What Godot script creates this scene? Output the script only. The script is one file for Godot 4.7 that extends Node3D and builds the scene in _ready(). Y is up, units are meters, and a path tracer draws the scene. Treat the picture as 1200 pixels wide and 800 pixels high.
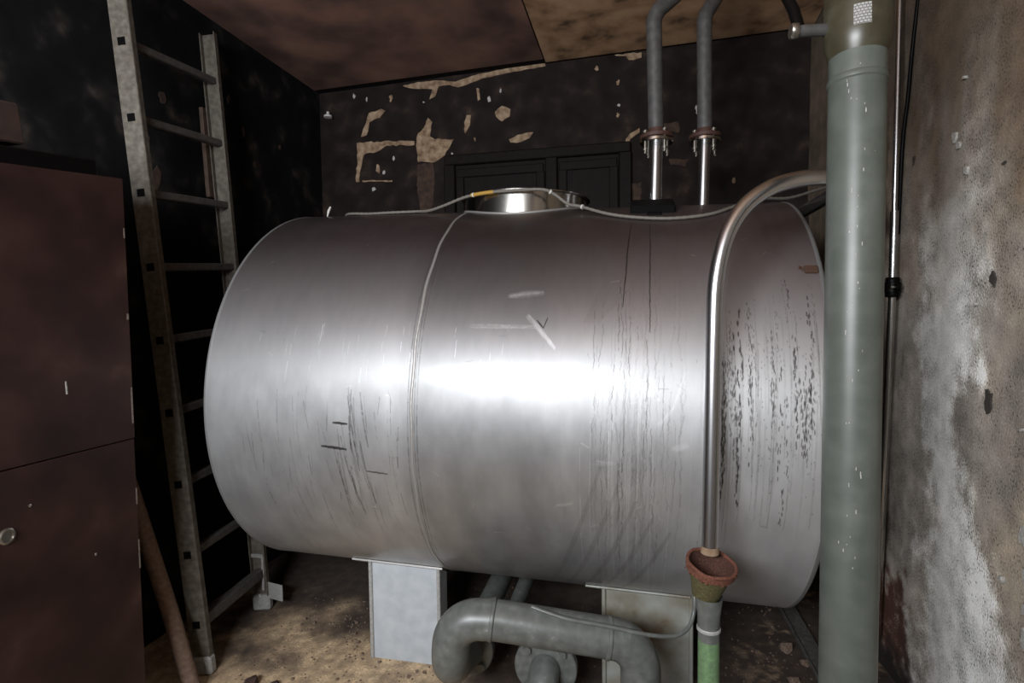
extends Node3D

# Boiler room with a horizontal stainless steel tank. Metres, y up, floor at y = 0.
# The tank axis lies along x at height 1; the back wall is at negative z.

const TANK_TILT := -0.0232
const AXIS_Y := 1.0
const R_TOP := 0.756
const R_LOW := 0.736
const R_Z := 0.75
const X_LEFT := -1.417
const X_SEAM := -0.678
const X_RIGHT := 0.499
const WALL_L := -1.97
const WALL_R := 0.9
const WALL_B := -0.93
const WALL_F := 3.4
const CEIL := 2.79

var rng := RandomNumberGenerator.new()
var M := {}
var used := {}


func _ready() -> void:
	rng.seed = 71
	# ---- camera
	var cam := Camera3D.new()
	cam.name = "camera"
	cam.fov = 63.11
	cam.near = 0.05
	cam.far = 60.0
	add_child(cam)
	cam.transform = Transform3D(Basis(Vector3(0.97573, -0.01408, -0.21851), Vector3(0.00302, 0.9987, -0.05088), Vector3(0.21894, 0.04898, 0.97451)).orthonormalized(), Vector3(0, 1.341, 2.3354))
	cam.current = true
	# ---- sky and exposure
	var we := WorldEnvironment.new()
	we.name = "world_environment"
	var env := Environment.new()
	env.background_mode = Environment.BG_SKY
	var sky := Sky.new()
	var psm := ProceduralSkyMaterial.new()
	psm.sky_top_color = Color(0.55, 0.66, 0.82)
	psm.sky_horizon_color = Color(0.82, 0.87, 0.92)
	psm.ground_horizon_color = Color(0.5, 0.5, 0.48)
	psm.ground_bottom_color = Color(0.3, 0.29, 0.27)
	sky.sky_material = psm
	env.sky = sky
	env.tonemap_mode = Environment.TONE_MAPPER_LINEAR
	env.tonemap_exposure = 1.0
	env.sdfgi_enabled = true
	env.ssao_enabled = true
	env.ssil_enabled = true
	we.environment = env
	add_child(we)
	# ---- daylight through the window in the wall behind the camera
	var day := AreaLight3D.new()
	day.name = "daylight"
	day.area_size = Vector2(1.36, 0.44)
	day.light_color = Color(0.97, 0.985, 1.0)
	day.light_energy = 12.5
	day.area_range = 12.0
	day.area_attenuation = 2.0
	day.shadow_enabled = true
	day.position = Vector3(-0.90, 1.87, WALL_F - 0.03)
	add_child(day)

	materials()
	setting()
	tank()
	inlet_pipes()
	cable()
	overflow()
	big_pipe()
	rods()
	ladder()
	cabinet()
	low_pipes()
	bits()


# ------------------------------------------------------------------ helpers
func numbered(called: String) -> String:
	if not used.has(called):
		used[called] = 0
		return called
	used[called] += 1
	return "%s_%03d" % [called, used[called]]


func thing(called: String, label: String, category: String, at := Vector3.ZERO, group := "") -> Node3D:
	var o := Node3D.new()
	o.name = numbered(called)
	o.position = at
	add_child(o)
	tag(o, label, category, group)
	return o


func tag(o: Node, label: String, category: String, group := "") -> void:
	o.set_meta("label", label)
	o.set_meta("category", category)
	if group != "":
		o.set_meta("group", group)


func obj(called: String, st: SurfaceTool, m: Material, parent: Node = null) -> MeshInstance3D:
	st.generate_normals()
	var mi := MeshInstance3D.new()
	mi.mesh = st.commit()
	mi.mesh.surface_set_material(0, m)
	if parent == null:
		mi.name = numbered(called)
		add_child(mi)
	else:
		mi.name = called
		parent.add_child(mi, true)
	return mi


func struct(called: String, st: SurfaceTool, m: Material) -> MeshInstance3D:
	var o := obj(called, st, m)
	o.set_meta("kind", "structure")
	return o


func begin() -> SurfaceTool:
	var st := SurfaceTool.new()
	st.begin(Mesh.PRIMITIVE_TRIANGLES)
	st.set_smooth_group(-1)
	return st


func quad(st: SurfaceTool, a: Vector3, b: Vector3, c: Vector3, d: Vector3, uv := []) -> void:
	var p := [a, b, c, a, c, d]
	var k := [0, 1, 2, 0, 2, 3]
	for i in 6:
		st.set_uv(uv[k[i]] if uv.size() == 4 else Vector2.ZERO)
		st.add_vertex(p[i])


func quad_out(st: SurfaceTool, a: Vector3, b: Vector3, c: Vector3, d: Vector3, out: Vector3) -> void:
	var n := (a - c).cross(a - b)
	if n.dot(out) >= 0.0:
		quad(st, a, b, c, d)
	else:
		quad(st, a, d, c, b)


func tri_out(st: SurfaceTool, a: Vector3, b: Vector3, c: Vector3, out: Vector3) -> void:
	var n := (a - c).cross(a - b)
	for v in ([a, b, c] if n.dot(out) >= 0.0 else [a, c, b]):
		st.set_uv(Vector2.ZERO)
		st.add_vertex(v)


func box(st: SurfaceTool, center: Vector3, size: Vector3, basis := Basis(), bevel := 0.003) -> void:
	var h := size * 0.5
	var e := minf(bevel, minf(h.x, minf(h.y, h.z)) * 0.6)
	var f := func(s: Vector3, axis: int) -> Vector3:
		var v := Vector3(s.x * (h.x - e), s.y * (h.y - e), s.z * (h.z - e))
		v[axis] = s[axis] * h[axis]
		return center + basis * v
	for axis in 3:
		var u := (axis + 1) % 3
		var w := (axis + 2) % 3
		for s in [-1.0, 1.0]:
			var q := []
			for k in [[-1, -1], [1, -1], [1, 1], [-1, 1]]:
				var sg := Vector3.ZERO
				sg[axis] = s
				sg[u] = k[0]
				sg[w] = k[1]
				q.append(f.call(sg, axis))
			var o := Vector3.ZERO
			o[axis] = s
			quad_out(st, q[0], q[1], q[2], q[3], basis * o)
		for s in [-1.0, 1.0]:
			for r in [-1.0, 1.0]:
				var lo := Vector3.ZERO
				lo[axis] = -1.0
				lo[u] = s
				lo[w] = r
				var hi := lo
				hi[axis] = 1.0
				var o2 := Vector3.ZERO
				o2[u] = s
				o2[w] = r
				quad_out(st, f.call(lo, u), f.call(hi, u), f.call(hi, w), f.call(lo, w), basis * o2)
	for sx in [-1.0, 1.0]:
		for sy in [-1.0, 1.0]:
			for sz in [-1.0, 1.0]:
				var s3 := Vector3(sx, sy, sz)
				tri_out(st, f.call(s3, 0), f.call(s3, 1), f.call(s3, 2), basis * s3)


func grid(st: SurfaceTool, rows: Array, close := true, u_of := [], v_of := []) -> void:
	# rows of points, each row one ring; the outside is on the right-hand side of ring x path
	for i in rows.size() - 1:
		var a: PackedVector3Array = rows[i]
		var b: PackedVector3Array = rows[i + 1]
		var n := a.size()
		for j in (n if close else n - 1):
			var k := (j + 1) % n
			var uv := []
			if u_of.size() > 0:
				var v1: float = v_of[j]
				var v2: float = v_of[j + 1]
				uv = [Vector2(u_of[i], v1), Vector2(u_of[i + 1], v1), Vector2(u_of[i + 1], v2), Vector2(u_of[i], v2)]
			quad(st, a[j], b[j], b[k], a[k], uv)


func spline(pts: Array, per := 8) -> Array:
	# Catmull-Rom through the points
	var out := []
	for i in pts.size() - 1:
		var p0: Vector3 = pts[maxi(i - 1, 0)]
		var p1: Vector3 = pts[i]
		var p2: Vector3 = pts[i + 1]
		var p3: Vector3 = pts[mini(i + 2, pts.size() - 1)]
		for k in per:
			out.append(p1.cubic_interpolate(p2, p0, p3, float(k) / per))
	out.append(pts[-1])
	return out


func bent(pts: Array, radius: float, per := 8) -> Array:
	# straight runs joined by arcs of that radius
	var out := [pts[0]]
	for i in range(1, pts.size() - 1):
		var p: Vector3 = pts[i]
		var a: Vector3 = (pts[i - 1] - p).normalized()
		var b: Vector3 = (pts[i + 1] - p).normalized()
		var half := a.angle_to(b) * 0.5
		var cut := minf(radius / tan(half), minf((pts[i - 1] - p).length(), (pts[i + 1] - p).length()) * 0.98)
		var rr := cut * tan(half)
		var c := p + (a + b).normalized() * (rr / sin(half))
		var s := p + a * cut - c
		var e := p + b * cut - c
		for k in per + 1:
			out.append(c + s.slerp(e, float(k) / per))
	out.append(pts[-1])
	return out


func tube(st: SurfaceTool, pts: Array, r: Variant, seg := 20, caps := true) -> void:
	var rows := []
	var n := pts.size()
	var nrm := Vector3.ZERO
	for i in n:
		var t: Vector3 = (pts[mini(i + 1, n - 1)] - pts[maxi(i - 1, 0)]).normalized()
		if i == 0:
			nrm = t.cross(Vector3.RIGHT if absf(t.x) < 0.8 else Vector3.UP).normalized()
		nrm = (nrm - t * nrm.dot(t)).normalized()
		var b := t.cross(nrm)
		var rad: float = r[i] if r is Array else r
		var row := PackedVector3Array()
		for j in seg:
			var a := TAU * j / seg
			row.append(pts[i] + (nrm * cos(a) + b * sin(a)) * rad)
		rows.append(row)
	st.set_smooth_group(1)
	grid(st, rows)
	st.set_smooth_group(-1)
	if caps:
		for e in [0, n - 1]:
			var row: PackedVector3Array = rows[e]
			var out: Vector3 = (pts[0] - pts[1]) if e == 0 else (pts[n - 1] - pts[n - 2])
			for j in seg:
				tri_out(st, pts[e], row[j], row[(j + 1) % seg], out)


func lathe(st: SurfaceTool, profile: Array, seg := 40, xf := Transform3D(), sharp := 35.0) -> void:
	# profile of (radius, height), outside to the right when going up
	var group := 2
	for i in profile.size() - 1:
		if i > 0:
			var d1: Vector2 = profile[i] - profile[i - 1]
			var d2: Vector2 = profile[i + 1] - profile[i]
			if rad_to_deg(absf(d1.angle_to(d2))) > sharp:
				group += 1
		st.set_smooth_group(group)
		var rows := []
		for k in 2:
			var row := PackedVector3Array()
			for j in seg:
				var a := TAU * j / seg
				var q: Vector2 = profile[i + k]
				row.append(xf * Vector3(sin(a) * q.x, q.y, cos(a) * q.x))
			rows.append(row)
		grid(st, rows)
	st.set_smooth_group(-1)


func along(at: Vector3, dir: Vector3) -> Transform3D:
	# a frame at that place whose y axis points that way
	var y := dir.normalized()
	var x := y.cross(Vector3.BACK if absf(y.z) < 0.9 else Vector3.UP).normalized()
	return Transform3D(Basis(x, y, x.cross(y)), at)


func plate(st: SurfaceTool, poly: PackedVector2Array, depth: float, xf: Transform3D) -> void:
	# a polygon in the frame's xy plane, thickened from z = 0 to z = depth
	var p := poly
	if Geometry2D.is_polygon_clockwise(p):
		p.reverse()
	var ix := Geometry2D.triangulate_polygon(p)
	for s in [0.0, depth]:
		var out := xf.basis.z * (1.0 if s > 0.0 else -1.0)
		for i in range(0, ix.size(), 3):
			tri_out(st, xf * Vector3(p[ix[i]].x, p[ix[i]].y, s), xf * Vector3(p[ix[i + 1]].x, p[ix[i + 1]].y, s), xf * Vector3(p[ix[i + 2]].x, p[ix[i + 2]].y, s), out)
	for i in p.size():
		var a := p[i]
		var b := p[(i + 1) % p.size()]
		var o := Vector2(b.y - a.y, a.x - b.x)
		quad_out(st, xf * Vector3(a.x, a.y, 0), xf * Vector3(b.x, b.y, 0), xf * Vector3(b.x, b.y, depth), xf * Vector3(a.x, a.y, depth), xf.basis * Vector3(o.x, o.y, 0))


func bolt(parent: Node, at: Vector3, dir: Vector3, r: float, length: float, called := "bolt", m: Material = null) -> void:
	# hexagonal head, shank through the flange and nut
	var st := begin()
	var xf := along(at, dir)
	lathe(st, [Vector2(0, 0), Vector2(r * 1.75, 0), Vector2(r * 1.75, r * 1.3), Vector2(r, r * 1.3), Vector2(r, length - r * 1.5), Vector2(r * 1.75, length - r * 1.5), Vector2(r * 1.75, length - r * 0.2), Vector2(r, length - r * 0.2), Vector2(r, length + r * 1.6), Vector2(0, length + r * 1.6)], 6, xf, 20.0)
	obj(called, st, m if m else M.bolt, parent)


# ------------------------------------------------------------------ textures
func noise_img(w: int, h: int, freq: float, octaves := 4, seed_ := 1, stretch := Vector2i.ONE) -> Image:
	var n := FastNoiseLite.new()
	n.seed = seed_
	n.noise_type = FastNoiseLite.TYPE_SIMPLEX_SMOOTH
	n.frequency = freq
	n.fractal_octaves = octaves
	var im := n.get_seamless_image(w / stretch.x, h / stretch.y, false, false, 0.1, true)
	if stretch != Vector2i.ONE:
		im.resize(w, h, Image.INTERPOLATE_CUBIC)
	return im


func tex(im: Image) -> ImageTexture:
	return ImageTexture.create_from_image(im)


func mat(called: String, c: Color, rough := 0.7, metal := 0.0) -> StandardMaterial3D:
	var m := StandardMaterial3D.new()
	m.resource_name = called
	m.albedo_color = c
	m.roughness = rough
	m.metallic = metal
	M[called] = m
	return m


func ramp_noise(freq: float, stops: Array, seed_ := 1, octaves := 5, size := 512) -> ImageTexture:
	# noise run through a colour ramp of [position, colour] stops
	var n := noise_img(size, size, freq, octaves, seed_)
	var g := Gradient.new()
	g.offsets = PackedFloat32Array(stops.map(func(s): return s[0]))
	g.colors = PackedColorArray(stops.map(func(s): return s[1]))
	var lut := []
	for i in 256:
		lut.append(g.sample(i / 255.0))
	var src := n.get_data()
	var out := PackedByteArray()
	out.resize(size * size * 3)
	for i in size * size:
		var c: Color = lut[src[i]]
		out[i * 3] = int(c.r * 255)
		out[i * 3 + 1] = int(c.g * 255)
		out[i * 3 + 2] = int(c.b * 255)
	return tex(Image.create_from_data(size, size, false, Image.FORMAT_RGB8, out))


func worn(called: String, stops: Array, freq: float, scale: float, rough: float, metal := 0.0, bump := 0.0, seed_ := 3) -> StandardMaterial3D:
	# a mottled coat laid over the thing by its own axes
	var m := mat(called, Color.WHITE, rough, metal)
	m.albedo_texture = ramp_noise(freq, stops, seed_)
	m.uv1_triplanar = true
	m.uv1_world_triplanar = true
	m.uv1_scale = Vector3.ONE * scale
	if bump > 0.0:
		m.heightmap_enabled = true
		m.heightmap_scale = bump
		m.heightmap_texture = m.albedo_texture
	return m


func dab(im: Image, x: int, y: int, c: Color, a: float) -> void:
	if x < 0 or y < 0 or x >= im.get_width() or y >= im.get_height():
		return
	var o := im.get_pixel(x, y)
	im.set_pixel(x, y, o.lerp(c, a))


func stroke(im: Image, a: Vector2, b: Vector2, w: float, c: Color, alpha: float, wobble := 0.0, ragged := 0.0) -> void:
	var d := b - a
	var n := int(maxf(absf(d.x), absf(d.y))) + 1
	var side := Vector2(-d.y, d.x).normalized()
	var off := 0.0
	var al := 1.0
	var flat := absf(d.x) > absf(d.y)
	for i in n:
		var t := float(i) / n
		off += rng.randf_range(-wobble, wobble)
		off *= 0.995
		if ragged > 0.0 and rng.randf() < 0.12:
			al = 1.0 - ragged * rng.randf()
		var p := a + d * t + side * off
		var ww := w * (0.55 + 0.45 * sin(PI * t))
		var h := int(ceil(ww))
		for k in range(-h, h + 1):
			var e := clampf(ww + 0.5 - absf(k), 0.0, 1.0) * alpha * al
			if flat:
				dab(im, int(p.x), int(p.y) + k, c, e)
			else:
				dab(im, int(p.x) + k, int(p.y), c, e)


func tank_px(x: float, deg: float) -> Vector2:
	return Vector2((x - X_LEFT) / (X_RIGHT - X_LEFT) * 2048.0, (deg + 120.0) / 240.0 * 2048.0)


func tank_texture() -> Image:
	var base := noise_img(2048, 2048, 0.012, 5, 5, Vector2i(2, 2))
	var fine := noise_img(2048, 2048, 0.05, 4, 9, Vector2i(2, 4))
	var bd := base.get_data()
	var fd := fine.get_data()
	var out := PackedByteArray()
	out.resize(2048 * 2048 * 3)
	for i in 2048 * 2048:
		var right_pale := clampf((i % 2048 - 1180.0) / 700.0, 0.0, 1.0)  # base tone rises towards the right end
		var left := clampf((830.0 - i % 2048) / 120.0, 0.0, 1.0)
		var v := 148 + int(26 * left) + int(66 * right_pale) + (bd[i] >> 3) + (fd[i] >> 5) - 8
		out[i * 3] = v
		out[i * 3 + 1] = v
		out[i * 3 + 2] = v
		# darker and browner towards the top
		var top_brown := clampf((int(i / 2048) - 1110.0 + (bd[i] - 128) * 0.3) / 360.0, 0.0, 1.0)
		if top_brown > 0.0:
			out[i * 3] = int(v * (1.0 - 0.51 * top_brown))
			out[i * 3 + 1] = int(v * (1.0 - 0.56 * top_brown))
			out[i * 3 + 2] = int(v * (1.0 - 0.565 * top_brown))
	var im := Image.create_from_data(2048, 2048, false, Image.FORMAT_RGB8, out)
	var dark := Color(0.13, 0.12, 0.11)
	var grey := Color(0.42, 0.41, 0.4)
	var pale := Color(1, 1, 1)
	# runs of liquid below the inlet stub
	for k in 46:
		var x := rng.randfn(0.0, 0.075)
		var top := rng.randf_range(5, 40)
		stroke(im, tank_px(x, top), tank_px(x + rng.randf_range(-0.012, 0.012), top - rng.randf_range(15, 80)), rng.randf_range(0.8, 4.0), grey, rng.randf_range(0.06, 0.28), 1.2, 0.9)
	for k in 40:
		var x := rng.randfn(-0.005, 0.05)
		var top := rng.randf_range(-20, 38)
		stroke(im, tank_px(x, top), tank_px(x + rng.randf_range(-0.006, 0.006), top - rng.randf_range(6, 30)), rng.randf_range(0.6, 1.6), dark, rng.randf_range(0.15, 0.45), 1.1, 1.0)
	stroke(im, tank_px(-0.03, 58), tank_px(-0.045, 28), 2.2, dark, 0.8, 0.3, 0.3)
	stroke(im, tank_px(0.03, 58), tank_px(0.03, 22), 2.2, dark, 0.7, 0.3, 0.4)
	for k in 26:
		var x := rng.randfn(-0.02, 0.07)
		var top := rng.randf_range(-10, 10)
		stroke(im, tank_px(x, top), tank_px(x, top - rng.randf_range(20, 55)), rng.randf_range(0.8, 1.8), pale, rng.randf_range(0.15, 0.45), 0.2, 0.8)
	# broad wipe marks down from the runs
	for k in 5:
		stroke(im, tank_px(-0.10 + k * 0.05, -8 - k * 4), tank_px(-0.3 + k * 0.06, -60), 9.0, grey, 0.16, 0.1)
	for k in 6:
		stroke(im, tank_px(-0.09 + k * 0.012, 38 - k), tank_px(-0.16 + k * 0.008, 24), 7.0, grey, 0.13, 0.2)
	# black flakes in broken runs at the right end
	for k in 46:
		var x := clampf([0.235, 0.262, 0.30, 0.36, 0.41, 0.445][k % 6] + rng.randfn(0.0, 0.012), 0.2, 0.49)
		var top := clampf(rng.randfn(22, 7), 2, 36)
		var p := tank_px(x, top)
		var run := rng.randf_range(60, 260)
		var walk := 0.0
		var dense := rng.randf_range(0.02, 0.2)
		var w := rng.randf_range(0.8, 2.6)
		for i in int(run):
			walk += rng.randf_range(-0.9, 0.9)
			if rng.randf() < 0.04:
				dense = rng.randf_range(0.0, 0.28)
			if rng.randf() < dense:
				var c := p + Vector2(walk + rng.randfn(0, 2.0), -i)
				for u in range(-2, 3):
					for v in range(-4, 5):
						dab(im, int(c.x) + u, int(c.y) + v, dark, clampf(w - Vector2(u, v * 0.33).length(), 0.0, 1.0) * 0.42)
	for k in 130:
		var c := tank_px(clampf(rng.randfn(0.36, 0.08), 0.2, 0.49), clampf(rng.randfn(8, 10), -16, 30))
		for u in range(-1, 2):
			for v in range(-2, 3):
				dab(im, int(c.x) + u, int(c.y) + v, dark, clampf(1.5 - Vector2(u, v * 0.6).length(), 0.0, 1.0) * rng.randf_range(0.15, 0.55))
	for k in 60:
		var x := rng.randf_range(0.2, 0.48)
		var top := rng.randf_range(0, 30)
		stroke(im, tank_px(x, top), tank_px(x, top - rng.randf_range(10, 35)), rng.randf_range(1.0, 3.0), grey, rng.randf_range(0.12, 0.35), 0.2, 0.8)
	# scuffs on the left section
	for k in 60:
		var x := rng.randf_range(-1.28, -0.72)
		var top := rng.randf_range(-22, 8)
		stroke(im, tank_px(x, top), tank_px(x + rng.randf_range(-0.01, 0.02), top - rng.randf_range(3, 14)), rng.randf_range(0.6, 2.2), dark, rng.randf_range(0.1, 0.4), 0.15, 0.9)
	for k in 26:
		var x := rng.randfn(-0.89, 0.035)
		var top := rng.randf_range(-18, 8)
		stroke(im, tank_px(x, top), tank_px(x + rng.randf_range(0, 0.03), top - rng.randf_range(6, 20)), rng.randf_range(1.0, 4.0), dark, rng.randf_range(0.12, 0.4), 0.15, 0.8)
	stroke(im, tank_px(-0.945, -1.3), tank_px(-0.893, -1.5), 2.6, dark, 0.75)
	stroke(im, tank_px(-0.99, -7.5), tank_px(-0.90, -8.0), 3.0, dark, 0.7)
	stroke(im, tank_px(-0.84, -13.5), tank_px(-0.765, -13.9), 1.8, dark, 0.55)
	for k in 40:
		var x := rng.randf_range(-1.3, -0.3)
		var top := rng.randf_range(12, 24)
		stroke(im, tank_px(x, top), tank_px(x + rng.randf_range(-0.004, 0.004), top - rng.randf_range(2, 6)), 1.0, pale, rng.randf_range(0.2, 0.6), 0.1, 0.8)
	for k in 70:
		var x := rng.randf_range(-1.35, 0.45)
		var a := rng.randf_range(-35, 60)
		stroke(im, tank_px(x, a), tank_px(x + rng.randf_range(-0.03, 0.03), a + rng.randf_range(-1.5, 1.5)), 0.9, grey if k % 2 else pale, rng.randf_range(0.2, 0.55), 0.2, 0.6)
	# pale scuffs and soft pale patches
	for q in [[-0.40, 31, -0.29, 32, 6.0], [0.06, 2, 0.10, 6, 3.0], [0.10, 6, 0.13, 14, 2.5], [-0.115, -7, -0.06, -7, 2.5], [0.10, -3, 0.14, -2, 6.0], [-0.5, 23, -0.3, 23, 2.0], [-0.23, -19, -0.18, -18, 2.0], [-0.33, 26, -0.24, 18, 6.0]]:
		for k in 9:
			var sh := Vector2(rng.randfn(0, 5), rng.randfn(0, 2.5))
			stroke(im, tank_px(q[0], q[1]) + sh, tank_px(q[2], q[3]) + sh * 0.5, q[4] * rng.randf_range(0.4, 1.2), pale, 0.1, 0.3, 0.8)
	# heat tint along both sides of the weld
	for q in [-0.011, 0.010, 0.018]:
		stroke(im, tank_px(X_SEAM + q, 48), tank_px(X_SEAM + q, -62), 2.2, dark, 0.3, 0.05, 0.7)
	# the tick drawn with a black marker
	stroke(im, tank_px(-0.300, 24.6), tank_px(-0.279, 22.7), 1.8, dark, 0.95)
	stroke(im, tank_px(-0.279, 22.7), tank_px(-0.268, 25.4), 1.4, dark, 0.95)
	# rust at the lug
	for k in 24:
		var x := rng.randf_range(0.44, 0.495)
		stroke(im, tank_px(x, 38.5 + rng.randf_range(-0.8, 1)), tank_px(x + 0.01, 38.5 + rng.randf_range(-1, 1)), 2.0, Color(0.4, 0.2, 0.09), 0.45, 0.4, 0.7)
	# broad faint brownish strokes along the top
	for k in 90:
		var x := rng.randf_range(-1.4, 0.48)
		stroke(im, tank_px(x, 100), tank_px(x, rng.randf_range(44, 64)), rng.randf_range(6, 18), Color(0.3, 0.26, 0.25), 0.05)
	return im


func right_wall_texture(w: int, h: int) -> Image:
	# x: z from -0.93 to 1.57, y: height from 2.8 down to 0
	var big := noise_img(w, h, 0.004, 5, 21)
	var mid := noise_img(w, h, 0.018, 6, 22)
	var fin := noise_img(w, h, 0.22, 3, 23)
	var ver := noise_img(w, h, 0.012, 4, 24, Vector2i(1, 8))
	var b := big.get_data()
	var m := mid.get_data()
	var f := fin.get_data()
	var v := ver.get_data()
	var out := PackedByteArray()
	out.resize(w * h * 3)
	for y in h:
		var Y := 2.8 * (1.0 - float(y) / h)
		for x in w:
			var i := y * w + x
			var Z := -0.93 + 2.5 * float(x) / w
			var nb := b[i] / 255.0 - 0.5
			var nm := m[i] / 255.0 - 0.5
			var nv := v[i] / 255.0 - 0.5
			# bare pale plaster: a tall patch and a foot that spreads
			var cz := 0.46 + 0.30 * maxf(0.0, 0.75 - Y)
			var half := 0.15 + 0.35 * maxf(0.0, 0.62 - Y) + 0.05 * sin(Y * 5.0)
			var e := 1.0 - absf(Z - cz - nv * 0.06 - nb * 0.22) / half
			var pale := smoothstep(-0.25, 0.45, e + nm * 0.55 + (f[i] / 255.0 - 0.5) * 0.35) * smoothstep(1.95, 1.25, Y + nb * 0.6)
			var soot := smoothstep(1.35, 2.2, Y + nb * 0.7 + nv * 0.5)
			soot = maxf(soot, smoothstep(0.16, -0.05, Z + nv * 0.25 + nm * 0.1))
			var c := Color(0.64, 0.605, 0.57)
			c = c.lerp(Color(0.60, 0.55, 0.485), smoothstep(0.55, 0.95, Z + nb * 0.4))
			c = c.lerp(Color(0.92, 0.92, 0.905), pale * 0.9)
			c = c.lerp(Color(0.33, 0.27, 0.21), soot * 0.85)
			# rust-red primer at the foot
			var red := smoothstep(0.42, 0.3, Y + nm * 0.25) * smoothstep(0.27, 0.19, Z + nm * 0.12)
			c = c.lerp(Color(0.31, 0.17, 0.125) if nm + (f[i] / 255.0 - 0.5) * 0.7 < 0.22 else Color(0.5, 0.42, 0.37), red * 0.85)
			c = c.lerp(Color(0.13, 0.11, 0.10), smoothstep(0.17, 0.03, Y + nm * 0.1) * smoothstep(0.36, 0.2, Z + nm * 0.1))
			var g := 1.0 + nm * 0.30 + (f[i] / 255.0 - 0.5) * 0.34 + nv * 0.25 + nb * 0.3
			# pits
			if f[i] < 60 and m[i] < 125:
				g *= 0.62
			out[i * 3] = clampi(int(c.r * g * 255), 0, 255)
			out[i * 3 + 1] = clampi(int(c.g * g * 255), 0, 255)
			out[i * 3 + 2] = clampi(int(c.b * g * 255), 0, 255)
	return Image.create_from_data(w, h, false, Image.FORMAT_RGB8, out)


func floor_texture(n: int) -> Image:
	# x from -1.97 to 0.9, z from -0.93 to 1.94: dark brown, turning tan towards the front and left
	var b := noise_img(n, n, 0.007, 5, 41).get_data()
	var m := noise_img(n, n, 0.04, 5, 42).get_data()
	var f := noise_img(n, n, 0.25, 3, 43).get_data()
	var out := PackedByteArray()
	out.resize(n * n * 3)
	for i in n * n:
		var x := -1.97 + 2.87 * (i % n) / n
		var z := -0.93 + 2.87 * int(i / n) / n
		var nb := b[i] / 255.0 - 0.5
		var nm := m[i] / 255.0 - 0.5
		var nf := f[i] / 255.0 - 0.5
		var tan_mix := smoothstep(-0.15, 0.55, z - maxf(0.0, x + 0.75) * 1.3 + nb * 0.9)
		tan_mix = maxf(tan_mix, 0.55 * smoothstep(0.5, 0.75, nb + nm * 0.5 + 0.35) * smoothstep(0.2, 0.6, x))
		var c := Color(0.25, 0.205, 0.175).lerp(Color(0.68, 0.59, 0.475), tan_mix)
		var g := 1.0 + nm * 0.45 + nf * 0.3
		if nf > 0.33 and nm > 0.0:
			g *= 1.35
		out[i * 3] = clampi(int(c.r * g * 255), 0, 255)
		out[i * 3 + 1] = clampi(int(c.g * g * 255), 0, 255)
		out[i * 3 + 2] = clampi(int(c.b * g * 255), 0, 255)
	return Image.create_from_data(n, n, false, Image.FORMAT_RGB8, out)


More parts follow.
